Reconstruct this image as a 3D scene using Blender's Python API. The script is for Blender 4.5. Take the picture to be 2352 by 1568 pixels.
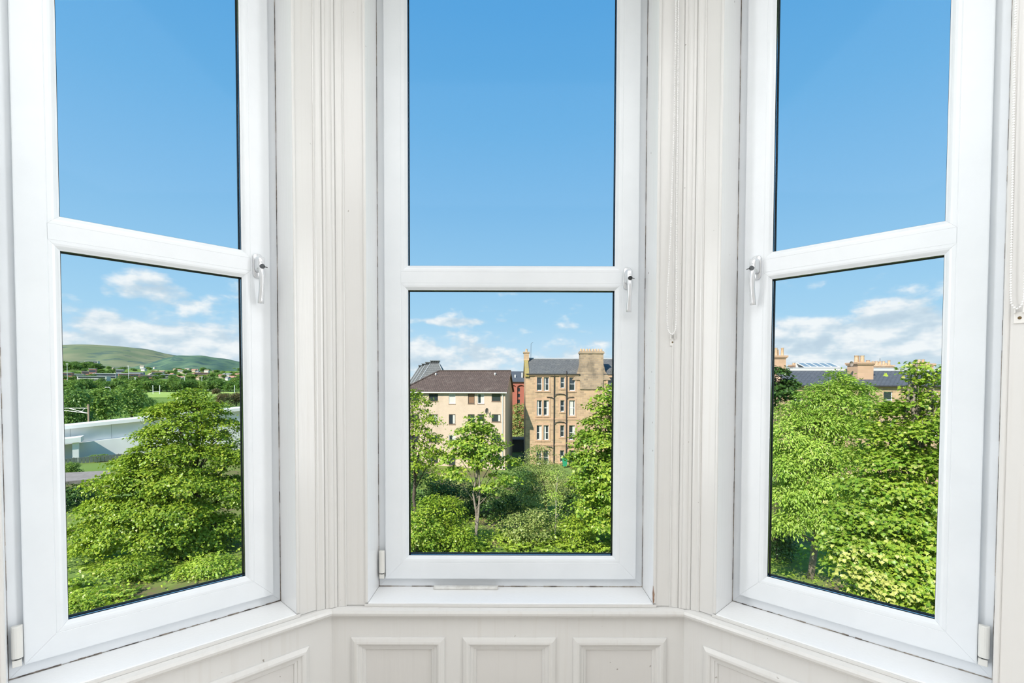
import bpy, bmesh, math, random
import numpy as np
from mathutils import Matrix, Vector
random.seed(7); RNG = np.random.default_rng(11)
for o in list(bpy.data.objects): bpy.data.objects.remove(o)
SC = bpy.context.scene; COL = SC.collection
# ------------------------------------------------------------------ camera
FPX, CXP, CYP, PITCH, ROLL = 1125.35, 1176.0, 920.09, -0.02726, -0.00266
EYE = Vector((0.0, 0.0, 1.5)); GZ = -9.5
def _rot():
    cp, sp, cr, sr = math.cos(PITCH), math.sin(PITCH), math.cos(ROLL), math.sin(ROLL)
    B = Matrix(((1,0,0),(0,0,-1),(0,1,0)))
    return Matrix(((cr,sr,0),(-sr,cr,0),(0,0,1))) @ Matrix(((1,0,0),(0,cp,sp),(0,-sp,cp))) @ B
RM = _rot()
cd = bpy.data.cameras.new('camera'); cam = bpy.data.objects.new('camera', cd); COL.objects.link(cam)
cd.sensor_width = 36; cd.lens = 36*FPX/2352; cd.shift_y = (CYP-784)/2352; cd.clip_start = .05; cd.clip_end = 30000
_m = Matrix((RM[0], -RM[1], -RM[2])).transposed().to_4x4(); _m.translation = EYE
cam.matrix_world = _m; SC.camera = cam
def ray(px, py): return RM.transposed() @ Vector(((px-CXP)/FPX, (py-CYP)/FPX, 1))
def at(px, py, Y): v = ray(px, py); return EYE + v*(Y/v.y)          # the point on a pixel's ray at depth Y from the window side
def gat(px, py, z=GZ): v = ray(px, py); return EYE + v*((z-EYE.z)/v.z)
# ------------------------------------------------------------------ sun, fill lamps, exposure
SC.view_settings.view_transform = 'Standard'; SC.view_settings.look = 'None'
SC.view_settings.exposure = 0.0; SC.view_settings.gamma = 1.0; SC.view_settings.use_curve_mapping = False
sl = bpy.data.lights.new('sun', 'SUN'); sun = bpy.data.objects.new('sun', sl); COL.objects.link(sun)
SUN_DIR = Vector((.57, .82, -.80)).normalized()
sl.energy = 6.6; sl.angle = .009; sl.color = (1, .94, .84)
sun.location = (0, -3, 30); sun.rotation_euler = SUN_DIR.to_track_quat('-Z', 'Y').to_euler()
def area(name, loc, rot, sx, sy, e, c):
    l = bpy.data.lights.new(name, 'AREA'); l.shape = 'RECTANGLE'; l.size = sx; l.size_y = sy; l.energy = e; l.color = c
    o = bpy.data.objects.new(name, l); o.location = loc; o.rotation_euler = rot; COL.objects.link(o); return o
area('ceiling_fill', (0, -.15, 3.5), (0, 0, 0), 4.4, 2.2, 66, (.98, .99, 1.0))  # added fill light out of view, lifts the bay and the sills
for sx in (-1, 1): area('wall_fill', (sx*2.80, .72, 1.75), (0, math.radians(90)*sx, 0), 2.6, .8, 56, (.98, .99, 1.0))    # two unseen fill lights, added to brighten the window reveals
# ------------------------------------------------------------------ node helpers
def M_(nt, op, a, b=None, c=None, clamp=False):
    n = nt.nodes.new('ShaderNodeMath'); n.operation = op; n.use_clamp = clamp
    for i, v in enumerate((a, b, c)):
        if v is None: continue
        if isinstance(v, (int, float)): n.inputs[i].default_value = v
        else: nt.links.new(v, n.inputs[i])
    return n.outputs[0]
def SS(nt, v, lo, hi):
    n = nt.nodes.new('ShaderNodeMapRange'); n.interpolation_type = 'SMOOTHSTEP'
    nt.links.new(v, n.inputs[0]); n.inputs[1].default_value = lo; n.inputs[2].default_value = hi; return n.outputs[0]
def MIX(nt, f, a, b, mode='MIX'):
    n = nt.nodes.new('ShaderNodeMix'); n.data_type = 'RGBA'; n.blend_type = mode
    for s, v in ((n.inputs[0], f), (n.inputs[6], a), (n.inputs[7], b)):
        if isinstance(v, (int, float)): s.default_value = v
        elif isinstance(v, tuple): s.default_value = (*v[:3], 1)
        else: nt.links.new(v, s)
    return n.outputs[2]
def NOISE(nt, vec, scale, detail=4, rough=.55, dim='3D'):
    n = nt.nodes.new('ShaderNodeTexNoise'); n.noise_dimensions = dim
    n.inputs['Scale'].default_value = scale; n.inputs['Detail'].default_value = detail; n.inputs['Roughness'].default_value = rough
    if vec is not None: nt.links.new(vec, n.inputs['Vector'])
    return n.outputs[0]
def RAMP(nt, f, stops):
    n = nt.nodes.new('ShaderNodeValToRGB'); e = n.color_ramp.elements
    while len(e) > 1: e.remove(e[-1])
    e[0].position, e[0].color = stops[0][0], (*stops[0][1], 1)
    for p, c in stops[1:]: x = e.new(p); x.color = (*c, 1)
    nt.links.new(f, n.inputs[0]); return n.outputs[0]
def MAPV(nt, vec, sc, loc=(0,0,0)):
    n = nt.nodes.new('ShaderNodeMapping'); n.inputs['Scale'].default_value = sc; n.inputs['Location'].default_value = loc
    nt.links.new(vec, n.inputs[0]); return n.outputs[0]
# ------------------------------------------------------------------ sky with fair-weather clouds
W = bpy.data.worlds.new('sky'); SC.world = W; W.use_nodes = True; nt = W.node_tree; nt.nodes.clear()
out = nt.nodes.new('ShaderNodeOutputWorld'); bg = nt.nodes.new('ShaderNodeBackground'); nt.links.new(bg.outputs[0], out.inputs[0])
tc = nt.nodes.new('ShaderNodeTexCoord'); sp = nt.nodes.new('ShaderNodeSeparateXYZ'); nt.links.new(tc.outputs['Generated'], sp.inputs[0])
EL = M_(nt, 'ARCSINE', sp.outputs[2]); AZ = M_(nt, 'ARCTAN2', sp.outputs[0], sp.outputs[1])
base = RAMP(nt, M_(nt, 'MAXIMUM', sp.outputs[2], 0.0), [(0, (.64,.82,.94)), (.06, (.56,.77,.935)), (.13, (.40,.68,.91)), (.21, (.32,.61,.885)), (.33, (.23,.52,.84)), (.46, (.155,.45,.80)), (.60, (.105,.385,.765)), (1, (.06,.27,.66))])
cv = nt.nodes.new('ShaderNodeCombineXYZ'); nt.links.new(M_(nt, 'MULTIPLY', AZ, 13.0), cv.inputs[0]); nt.links.new(M_(nt, 'MULTIPLY', EL, 25.0), cv.inputs[1])
n1 = NOISE(nt, cv.outputs[0], 1.0, 9, .56); n2 = NOISE(nt, MAPV(nt, cv.outputs[0], (1,1,1), (-.12, .34, 0)), 1.0, 7, .56)
n3 = NOISE(nt, MAPV(nt, cv.outputs[0], (.5,.9,1), (7.3, 2.1, 0)), 1.0, 5, .5)
bias = M_(nt, 'MULTIPLY_ADD', SS(nt, EL, .15, .025), .20, -.33)
bias = M_(nt, 'MULTIPLY_ADD', SS(nt, EL, .17, .30), -.6, bias)
bias = M_(nt, 'MULTIPLY_ADD', M_(nt, 'SUBTRACT', n3, .5), .25, bias)
for px, py, wx, wy, a in ((372,672,95,30,.40), (455,700,55,20,.33), (240,738,48,26,.42), (240,668,20,20,.24), (360,775,200,34,.34), (480,790,120,50,.38), (200,795,130,36,.34),
                          (985,825,85,48,.42), (1112,822,46,30,.46), (1040,739,115,9,.44), (1290,828,75,24,.32), (1380,786,30,9,.36),
                          (1850,780,100,50,.58), (2000,775,140,56,.60), (2130,760,120,58,.60), (2150,650,60,20,.22), (1880,825,120,30,.34)):
    v = ray(px, py).normalized(); az, el = math.atan2(v.x, v.y), math.asin(v.z)
    v2 = ray(px+wx, py).normalized(); v3 = ray(px, py-wy).normalized()
    sa = abs(math.atan2(v2.x, v2.y)-az); se = abs(math.asin(v3.z)-el)
    d = M_(nt, 'ADD', M_(nt, 'POWER', M_(nt, 'DIVIDE', M_(nt, 'SUBTRACT', AZ, az), sa), 2.0), M_(nt, 'POWER', M_(nt, 'DIVIDE', M_(nt, 'SUBTRACT', EL, el), se), 2.0))
    bias = M_(nt, 'MULTIPLY_ADD', M_(nt, 'EXPONENT', M_(nt, 'MULTIPLY', d, -1.0)), a, bias)
dens = SS(nt, M_(nt, 'ADD', M_(nt, 'MULTIPLY_ADD', n1, 1.7, -.35), bias), .24, .62)
shade = M_(nt, 'MULTIPLY_ADD', M_(nt, 'SUBTRACT', n1, n2), 3.4, .58, clamp=True)
ccol = RAMP(nt, shade, [(0, (.56,.68,.79)), (.4, (.66,.77,.86)), (.75, (.86,.90,.94)), (1, (.97,.98,.99))])
nt.links.new(MIX(nt, M_(nt, 'MULTIPLY', dens, .93), base, ccol), bg.inputs[0]); bg.inputs[1].default_value = 1.0
# ------------------------------------------------------------------ materials
MATS = {}
def mat(name, col, rough=.6, var=None, vscale=8, bump=0, bscale=60, spec=.4, metal=0, island=None, coat=0):
    if name in MATS: return MATS[name]
    m = bpy.data.materials.new(name); m.use_nodes = True; nt = m.node_tree; p = nt.nodes['Principled BSDF']
    p.inputs['Roughness'].default_value = rough; p.inputs['Metallic'].default_value = metal; p.inputs['Specular IOR Level'].default_value = spec
    p.inputs['Base Color'].default_value = (*col, 1)
    if coat: p.inputs['Coat Weight'].default_value = coat
    tc = nt.nodes.new('ShaderNodeTexCoord')
    c = None
    if var:
        f = NOISE(nt, tc.outputs['Object'], vscale, 5, .6); c = MIX(nt, SS(nt, f, .35, .65), col, var)
    if island:
        g = nt.nodes.new('ShaderNodeNewGeometry'); c = MIX(nt, g.outputs['Random Per Island'], c if c else col, island)
    if c: nt.links.new(c, p.inputs['Base Color'])
    if bump:
        b = nt.nodes.new('ShaderNodeBump'); b.inputs['Strength'].default_value = bump; b.inputs['Distance'].default_value = .01
        nt.links.new(NOISE(nt, tc.outputs['Object'], bscale, 3), b.inputs['Height']); nt.links.new(b.outputs[0], p.inputs['Normal'])
    MATS[name] = m; return m
def paint(name, col, dirt, amount=.5, rough=.4):
    # gloss paint on old joinery: faint brush streaks along Z, a few specks and yellowed runs
    m = bpy.data.materials.new(name); m.use_nodes = True; nt = m.node_tree; p = nt.nodes['Principled BSDF']
    p.inputs['Roughness'].default_value = rough; p.inputs['Specular IOR Level'].default_value = .5
    tc = nt.nodes.new('ShaderNodeTexCoord'); v = tc.outputs['Object']
    st = NOISE(nt, MAPV(nt, v, (55, 55, 1.2)), 1, 4); c = MIX(nt, M_(nt, 'MULTIPLY', SS(nt, st, .52, .75), amount), col, dirt)
    sp_ = NOISE(nt, v, 38, 2, .4); c = MIX(nt, M_(nt, 'MULTIPLY', SS(nt, sp_, .765, .80), .75), c, (.25,.22,.19))
    nt.links.new(c, p.inputs['Base Color'])
    b = nt.nodes.new('ShaderNodeBump'); b.inputs['Strength'].default_value = .10; b.inputs['Distance'].default_value = .004
    nt.links.new(NOISE(nt, MAPV(nt, v, (90, 90, 6)), 1, 3), b.inputs['Height']); nt.links.new(b.outputs[0], p.inputs['Normal'])
    MATS[name] = m; return m
WOOD = paint('white_gloss_paint', (.715,.712,.70), (.66,.645,.62), .5, .24)
DAYLIT = paint('daylit_white_paint', (.93,.935,.94), (.89,.89,.89), .3, .22)  # daylight on sills and reveals put into a lighter copy of the paint
PANEL = paint('white_panel_paint', (.68,.67,.655), (.63,.615,.60), .4, .3)
UPVC = mat('white_plastic', (.815,.85,.885), .3, (.79,.825,.86), 5, .03, 30, .45)
CREAMP = mat('cream_plastic', (.78,.77,.73), .35)
BLACKR = mat('black_rubber', (.004,.008,.014), .5, spec=.25)
ALU = mat('aluminium_spacer', (.62,.66,.70), .12, metal=1.0)
HANDLE = mat('satin_white_lacquer', (.72,.74,.77), .2, spec=.7, metal=.35, coat=.3)
DARKM = mat('dark_steel', (.06,.065,.07), .3, metal=.8)
CHIP = mat('bare_wood', (.30,.16,.09), .8, (.22,.12,.07), 90)
def glassmat():
    m = bpy.data.materials.new('window_glass'); m.use_nodes = True; nt = m.node_tree; nt.nodes.clear()
    o = nt.nodes.new('ShaderNodeOutputMaterial'); t = nt.nodes.new('ShaderNodeBsdfTransparent'); g = nt.nodes.new('ShaderNodeBsdfGlossy')
    t.inputs[0].default_value = (.985,.993,.993,1); g.inputs['Roughness'].default_value = .0; g.inputs[0].default_value = (1,1,1,1)
    fr = nt.nodes.new('ShaderNodeFresnel'); fr.inputs[0].default_value = 1.22
    x = nt.nodes.new('ShaderNodeMixShader'); nt.links.new(M_(nt, 'MULTIPLY', fr.outputs[0], .12), x.inputs[0]); nt.links.new(t.outputs[0], x.inputs[1]); nt.links.new(g.outputs[0], x.inputs[2]); nt.links.new(x.outputs[0], o.inputs[0])
    MATS['window_glass'] = m; return m
GLASS = glassmat()
def dirtmat():
    # grubby caulk line: dark where it has opened, paint elsewhere
    m = bpy.data.materials.new('dirty_caulk'); m.use_nodes = True; nt = m.node_tree; p = nt.nodes['Principled BSDF']; p.inputs['Roughness'].default_value = .9
    tc = nt.nodes.new('ShaderNodeTexCoord'); f = NOISE(nt, tc.outputs['Object'], 7, 6, .7)
    nt.links.new(RAMP(nt, f, [(.36, (.72,.69,.65)), (.46, (.38,.33,.28)), (.56, (.10,.09,.085)), (.66, (.42,.38,.34))]), p.inputs['Base Color']); MATS['dirty_caulk'] = m; return m
CAULK = dirtmat()
def leafmat(name, a, b, trans=.35, edge=None):
    m = bpy.data.materials.new(name); m.use_nodes = True; nt = m.node_tree; nt.nodes.clear()
    o = nt.nodes.new('ShaderNodeOutputMaterial'); g = nt.nodes.new('ShaderNodeNewGeometry'); tc = nt.nodes.new('ShaderNodeTexCoord')
    c = MIX(nt, g.outputs['Random Per Island'], a, b)
    if edge: c = MIX(nt, SS(nt, M_(nt, 'FRACT', M_(nt, 'MULTIPLY', g.outputs['Random Per Island'], 37.7)), 1-edge[1], 1.0), c, edge[0])
    c = MIX(nt, SS(nt, NOISE(nt, tc.outputs['Object'], .55, 2), .38, .66), c, MIX(nt, .5, c, (a[0]*.65, a[1]*.72, a[2]*.8)))
    d = nt.nodes.new('ShaderNodeBsdfDiffuse'); t = nt.nodes.new('ShaderNodeBsdfTranslucent'); s = nt.nodes.new('ShaderNodeBsdfGlossy')
    nt.links.new(c, d.inputs[0]); nt.links.new(MIX(nt, .5, c, (a[0]*1.5, a[1]*1.4, a[2]*.6)), t.inputs[0]); s.inputs['Roughness'].default_value = .38; s.inputs[0].default_value = (.9,.95,.9,1)
    x = nt.nodes.new('ShaderNodeMixShader'); x.inputs[0].default_value = trans; nt.links.new(d.outputs[0], x.inputs[1]); nt.links.new(t.outputs[0], x.inputs[2])
    y = nt.nodes.new('ShaderNodeMixShader'); y.inputs[0].default_value = .03; nt.links.new(x.outputs[0], y.inputs[1]); nt.links.new(s.outputs[0], y.inputs[2]); nt.links.new(y.outputs[0], o.inputs[0])
    MATS[name] = m; return m
# ------------------------------------------------------------------ mesh helpers
class MB:
    def __init__(s): s.v = []; s.f = []
    def add(s, vs, fs):
        k = len(s.v); s.v += [tuple(q) for q in vs]; s.f += [tuple(i+k for i in f) for f in fs]; return s
    def box(s, x0, x1, y0, y1, z0, z1):
        return s.add([(x0,y0,z0),(x1,y0,z0),(x1,y1,z0),(x0,y1,z0),(x0,y0,z1),(x1,y0,z1),(x1,y1,z1),(x0,y1,z1)], [(3,2,1,0),(4,5,6,7),(0,1,5,4),(1,2,6,5),(2,3,7,6),(3,0,4,7)])
    def prism(s, poly, z0, z1):
        n = len(poly); return s.add([(x,y,z0) for x,y in poly]+[(x,y,z1) for x,y in poly], [tuple(range(n-1,-1,-1)), tuple(range(n,2*n))]+[(i,(i+1)%n,(i+1)%n+n,i+n) for i in range(n)])
    def loft(s, rings, cap=True):
        k = len(s.v); n = len(rings[0]); s.v += [tuple(q) for r in rings for q in r]
        for j in range(len(rings)-1):
            for i in range(n): s.f.append((k+j*n+i, k+j*n+(i+1)%n, k+(j+1)*n+(i+1)%n, k+(j+1)*n+i))
        if cap: s.f += [tuple(k+i for i in range(n-1,-1,-1)), tuple(k+(len(rings)-1)*n+i for i in range(n))]
        return s
    def tube(s, pts, rads, n=8):
        rings = []; pts = [Vector(p) for p in pts]
        for i, p in enumerate(pts):
            d = (pts[min(i+1,len(pts)-1)]-pts[max(i-1,0)]).normalized(); a = d.orthogonal().normalized() if abs(d.z) > .95 else d.cross(Vector((0,0,1))).normalized()
            if abs(d.z) > .95: a = (Vector((1,0,0))-d*d.x).normalized()
            b = d.cross(a); r = rads[i] if isinstance(rads, (list, tuple)) else rads
            rings.append([p+a*(r*math.cos(t))+b*(r*math.sin(t)) for t in [2*math.pi*q/n for q in range(n)]])
        return s.loft(rings)
    def build(s, name, m, parent=None, smooth=False, bevel=0):
        me = bpy.data.meshes.new(name); me.from_pydata(s.v, [], s.f); 
        b = bmesh.new(); b.from_mesh(me); bmesh.ops.recalc_face_normals(b, faces=b.faces); b.to_mesh(me); b.free()
        return link(name, me, m, parent, smooth, bevel)
def link(name, me, m, parent=None, smooth=False, bevel=0):
    o = bpy.data.objects.new(name, me); COL.objects.link(o)
    if m and not me.materials: me.materials.append(m)
    if smooth: me.polygons.foreach_set('use_smooth', [True]*len(me.polygons))
    if bevel: q = o.modifiers.new('b', 'BEVEL'); q.width = bevel; q.segments = 2; q.limit_method = 'ANGLE'; q.angle_limit = math.radians(40)
    if parent: o.parent = parent
    return o
def empty(name, loc=(0,0,0), rz=0, parent=None):
    o = bpy.data.objects.new(name, None); o.empty_display_size = .1; COL.objects.link(o); o.location = loc; o.rotation_euler = (0,0,rz)
    if parent: o.parent = parent
    return o
def tag(o, label=None, cat=None, group=None, kind=None):
    for k, v in (('label', label), ('category', cat), ('group', group), ('kind', kind)):
        if v: o[k] = v
    return o
def struct(o, label=None): return tag(o, label, kind='structure')
def copy_tree(o, parent=None):
    c = o.copy(); COL.objects.link(c); c.parent = parent
    for ch in list(o.children): copy_tree(ch, c)
    return c
# ================================================================== THE BAY
DG, CL, CR, DC = 2.1, 2.88684, 2.85852, .15          # glass line of the middle window, side glass lines, casing offset into the room
SEND = (-2.32, 2.26)
def bay(k, d):                                        # plan points of the bay at offset d into the room: left end, left corner, right corner, right end
    Y = DG-d
    if k == 0: return ((SEND[0]+d)*.70711, CL+(SEND[0]-d)*.70711)
    if k == 1: return (-(CL-1.41421*d-Y), Y)
    if k == 2: return (CR-1.41421*d-Y, Y)
    return ((SEND[1]-d)*.70711, CR-(SEND[1]+d)*.70711)
def LP(s, d): return ((s+d)*.70711, CL+(s-d)*.70711)
def CP(s, d): return (s, DG-d)
def RP(s, d): return ((s-d)*.70711, CR-(s+d)*.70711)
ZB, ZT1, ZT2, ZTOP = 1.5-.7265, 1.5+.4128, 1.5+.5158, 1.5+1.668
ZSILL, ST, FM = 1.5-.866, .099, .034
ZHEAD = ZTOP+ST+FM; ZCEIL = 3.62; OUTD = -.095
GL = {'L': (-1.952, -1.447), 'C': (-.444, .436), 'R': (1.3955, 1.8866)}
RV = {k: (a-ST-FM, b+ST+FM) for k, (a, b) in GL.items()}
FN = {'L': LP, 'C': CP, 'R': RP}
# piers and walls (plan prisms)
def wallp(name, poly, z0, z1, m=WOOD): return struct(MB().prism(poly, z0, z1).build(name, m, None, False, .004))
wallp('wall_front_left_pier', [CP(RV['C'][0],DC), bay(1,DC), LP(RV['L'][1],DC), LP(RV['L'][1],OUTD), bay(1,OUTD), CP(RV['C'][0],OUTD)], ZSILL-.014, ZCEIL)
wallp('wall_front_right_pier', [CP(RV['C'][1],DC), bay(2,DC), RP(RV['R'][0],DC), RP(RV['R'][0],OUTD), bay(2,OUTD), CP(RV['C'][1],OUTD)], ZSILL-.014, ZCEIL)
wallp('wall_left_pier', [LP(RV['L'][0],DC), bay(0,DC), bay(0,OUTD), LP(RV['L'][0],OUTD)], ZSILL-.014, ZCEIL)
wallp('wall_right_pier', [RP(RV['R'][1],DC), bay(3,DC), bay(3,OUTD), RP(RV['R'][1],OUTD)], ZSILL-.014, ZCEIL)
for nm, k in (('wall_head_left','L'), ('wall_head_front','C'), ('wall_head_right','R')):
    F = FN[k]; a, b = RV[k]; a += .001; b -= .001
    wallp(nm, [F(a,DC), F(b,DC), F(b,OUTD), F(a,OUTD)], ZHEAD, ZCEIL)
# window aprons: base board, rails, stiles, sunk panels with bolection moulding
MOULD = [(0,.0), (.001,.005), (.006,.008), (.016,.012), (.024,.0125), (.030,.009), (.033,.004), (.038,.001), (.044,.0), (.046,-.004), (.052,-.0045), (.056,-.008), (.057,-.013)]
def mould_ring(x0, x1, z0, z1, y, prof, sides='LRTB'):
    # four mitred strips; prof = (inward, proud of the board towards the room)
    mb = []
    def strip(A):
        r = [[A(i, p, e) for i, p in prof] for e in (0, 1)]; m = MB(); n = len(prof)
        m.add(r[0]+r[1], [(i, i+1, n+i+1, n+i) for i in range(n-1)]); return m
    if 'T' in sides: mb.append(('T', strip(lambda i, p, e: ((x0+i, x1-i)[e], y-p, z1-i))))
    if 'B' in sides: mb.append(('B', strip(lambda i, p, e: ((x0+i, x1-i)[e], y-p, z0+i))))
    if 'L' in sides: mb.append(('L', strip(lambda i, p, e: (x0+i, y-p, (z0+i, z1-i)[e]))))
    if 'R' in sides: mb.append(('R', strip(lambda i, p, e: (x1-i, y-p, (z0+i, z1-i)[e]))))
    return mb
FACE = {'L': ((0,CL,0), math.pi/4), 'C': ((0,DG,0), 0), 'R': ((0,CR,0), -math.pi/4)}
PZ0, PZ1 = .16, 1.5-1.009
def s_end(k, side, d):     # local s of the mitred end of a face at offset d
    if k == 'C': return bay(1,d)[0] if side == 0 else bay(2,d)[0]
    if k == 'L': return SEND[0] if side == 0 else bay(1,d)[0]*1.41421-d
    return bay(2,d)[0]*1.41421+d if side == 0 else SEND[1]
def apron(name, k, panels):
    loc, rz = FACE[k]; F = FN[k]
    root = struct(empty(name, loc, rz)); y = -DC
    def mit(y0, y1, z0, z1):     # board with mitred ends
        return MB().prism([(s_end(k,0,-y0), y0), (s_end(k,1,-y0), y0), (s_end(k,1,-y1), y1), (s_end(k,0,-y1), y1)], z0, z1)
    mit(-.137, -OUTD, -.02, ZSILL-.0142).build('back_board', PANEL, root)
    mit(y, -.137, PZ1, ZSILL-.0142).build('top_rail', WOOD, root)
    mit(y, -.137, -.0, PZ0).build('bottom_rail', WOOD, root)
    ed = [s_end(k,0,DC)]+[q for a, b in panels for q in (a, b)]+[s_end(k,1,DC)]
    for i in range(0, len(ed), 2):
        MB().box(ed[i], ed[i+1], y, -.137, PZ0, PZ1).build('stile', WOOD, root)
    for a, b in panels:
        pn = MB().box(a+.05, b-.05, -.139, -.1365, PZ0+.05, PZ1-.05).build('panel', PANEL, root)
        for sd, m in mould_ring(a-.002, b+.002, PZ0-.002, PZ1+.002, y, MOULD): m.build('panel_moulding', WOOD, pn, False)
    return root
apron('wall_front', 'C', [(-.644,-.270), (-.195,.179), (.250,.624)])
apron('wall_left', 'L', [(-2.07,-1.705), (-1.633,-1.268)])
apron('wall_right', 'R', [(1.216,1.575), (1.645,2.004)])
# dado cap running round the bay under the sills
CAP = [(.146,0), (.160,0), (.166,-.002), (.176,-.008), (.181,-.017), (.179,-.026), (.172,-.033), (.160,-.036), (.158,-.040), (.156,-.0445), (.151,-.047), (.146,-.047)]
ZCAP = 1.5-.881
for n_, (k0, k1) in enumerate(((0,1), (1,2), (2,3))):
    m = MB(); r = [[(*bay(k, d), ZCAP+z) for d, z in CAP] for k in (k0, k1)]; m.loft(r)
    struct(m.build('trim_%d' % (n_+1), WOOD, None, False))
# sills
for n_, k in enumerate('LCR'):
    F = FN[k]; a, b = RV[k]; root = struct(empty('sill_%s' % ('left','front','right')[n_], FACE[k][0], FACE[k][1]))
    MB().box(a+.0005, b-.0005, -.156, .02, ZSILL-.0138, ZSILL).build('sill_board', DAYLIT, root, False, .002)
    MB().box(a-.012, b+.012, -.1605, -.1565, ZSILL-.0145, ZSILL-.003).build('sill_nosing', WOOD, root, False, .001)
    for x in (a, b): MB().box(x-.0003 if x == b else x-.0001, x+.0001 if x == b else x+.0003, -.1515, .0095, ZSILL+.0003, ZHEAD).build('reveal_daylight_skin', DAYLIT, root)  # thin skin added over each reveal to carry the painted daylight
    # grubby joints between frame, sill and reveals
    g = MB(); N = 40; rr = random.Random(5+n_)
    for i in range(N):
        x0, x1 = a+(b-a)*i/N, a+(b-a)*(i+1)/N; w = rr.uniform(.0008,.0042)
        g.add([(x0,.0092,ZSILL+.0002),(x1,.0092,ZSILL+.0002),(x1,.0088,ZSILL+w),(x0,.0088,ZSILL+w)], [(0,1,2,3)])
        g.add([(x0,.0085,ZSILL+.0004),(x1,.0085,ZSILL+.0004),(x1,.0085-w,ZSILL+.0004),(x0,.0085-w,ZSILL+.0004)], [(0,1,2,3)])
    g.build('sill_joint', CAULK, root)
    g = MB()
    for x, sg in ((a, 1), (b, -1)):
        for i in range(60):
            z0, z1 = ZSILL+(ZHEAD-ZSILL)*i/60, ZSILL+(ZHEAD-ZSILL)*(i+1)/60; w = rr.uniform(.001,.0045)
            g.add([(x+sg*.0006,.0085-w,z0),(x+sg*.0006,.0098,z0),(x+sg*.0006,.0098,z1),(x+sg*.0006,.0085-w,z1)], [(0,1,2,3)])
            g.add([(x+sg*.0006,.0095,z0),(x+sg*w*.8,.0095,z0),(x+sg*w*.8,.0095,z1),(x+sg*.0006,.0095,z1)], [(0,1,2,3)])
    g.build('jamb_joint', CAULK, root)
# corner mouldings up the two piers: fluted strips either side of a round bead
def corner_trim(name, cor, d1, d2):
    # cor: corner point; d1,d2: unit plan directions along the two faces away from the corner; strips stand proud into the room
    c = Vector(cor); a, b = Vector(d1), Vector(d2); inn = (a+b).normalized()
    na = (inn-a*inn.dot(a)).normalized(); nb = (inn-b*inn.dot(b)).normalized()
    strip = [(.062,0),(.062,.003),(.059,.0055),(.055,.0035),(.050,.0035),(.045,.006),(.038,.0085),(.031,.0085),(.028,.005),(.0265,.011),(.020,.014),(.014,.012)]
    P = [c+a*u+na*h for u, h in strip]
    bc = c+inn*.006; A0 = math.atan2(*( (a*.6+inn*.2)[i] for i in (1,0)))
    ang0, ang1 = math.atan2(a.y, a.x), math.atan2(b.y, b.x)
    d = (ang1-ang0+math.pi) % (2*math.pi)-math.pi
    P += [bc+Vector((math.cos(ang0+d*t), math.sin(ang0+d*t)))*.0165 for t in [i/8 for i in range(9)]]
    P += [c+b*u+nb*h for u, h in reversed(strip)]
    P += [c-inn*.01]
    struct(MB().prism([tuple(p) for p in P], ZCAP+.0005, ZCEIL).build(name, WOOD, None, False))
corner_trim('trim_4', bay(1,DC), (-.70711,-.70711), (1,0))
corner_trim('trim_5', bay(2,DC), (-1,0), (.70711,-.70711))
# a strip of arris bead on each casing edge beside the window openings
n_ = 6
for k, i in (('L',1), ('C',0), ('C',1), ('R',0), ('R',1), ('L',0)):
    loc, rz = FACE[k]; e = RV[k][i]; sg = 1 if i else -1
    m = MB().prism([(e,-DC-.0005), (e+sg*.0005,-DC-.003), (e+sg*.003,-DC-.0045), (e+sg*.009,-DC-.0045), (e+sg*.0115,-DC-.003), (e+sg*.012,-DC+.0005)], ZSILL+.0005, ZHEAD)
    o = m.build('trim_%d' % n_, WOOD, None, False); o.location = loc; o.rotation_euler.z = rz; struct(o); n_ += 1
# ------------------------------------------------------------------ windows
def ring(root, name_s, name_r, x0, x1, z0, z1, prof, m, gap=.0002):
    # mitred frame of four closed profiles; prof = (inward, y)
    n = len(prof); P = []
    for nm, A in ((name_s, lambda i, y, e: (x0+i, y, (z0+i+gap, z1-i-gap)[e])), (name_s, lambda i, y, e: (x1-i, y, (z0+i+gap, z1-i-gap)[e])),
                  (name_r, lambda i, y, e: ((x0+i+gap, x1-i-gap)[e], y, z0+i)), (name_r, lambda i, y, e: ((x0+i+gap, x1-i-gap)[e], y, z1-i))):
        P.append(MB().loft([[A(i, y, e) for i, y in prof] for e in (0, 1)]).build(nm, m, root))
    return P
def ring1(root, name, x0, x1, z0, z1, prof, m):
    mb = MB()
    for A in (lambda i, y, e: (x0+i, y, (z0+i, z1-i)[e]), lambda i, y, e: (x1-i, y, (z0+i, z1-i)[e]), lambda i, y, e: ((x0+i, x1-i)[e], y, z0+i), lambda i, y, e: ((x0+i, x1-i)[e], y, z1-i)):
        mb.loft([[A(i, y, e) for i, y in prof] for e in (0, 1)])
    return mb.build(name, m, root)
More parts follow.
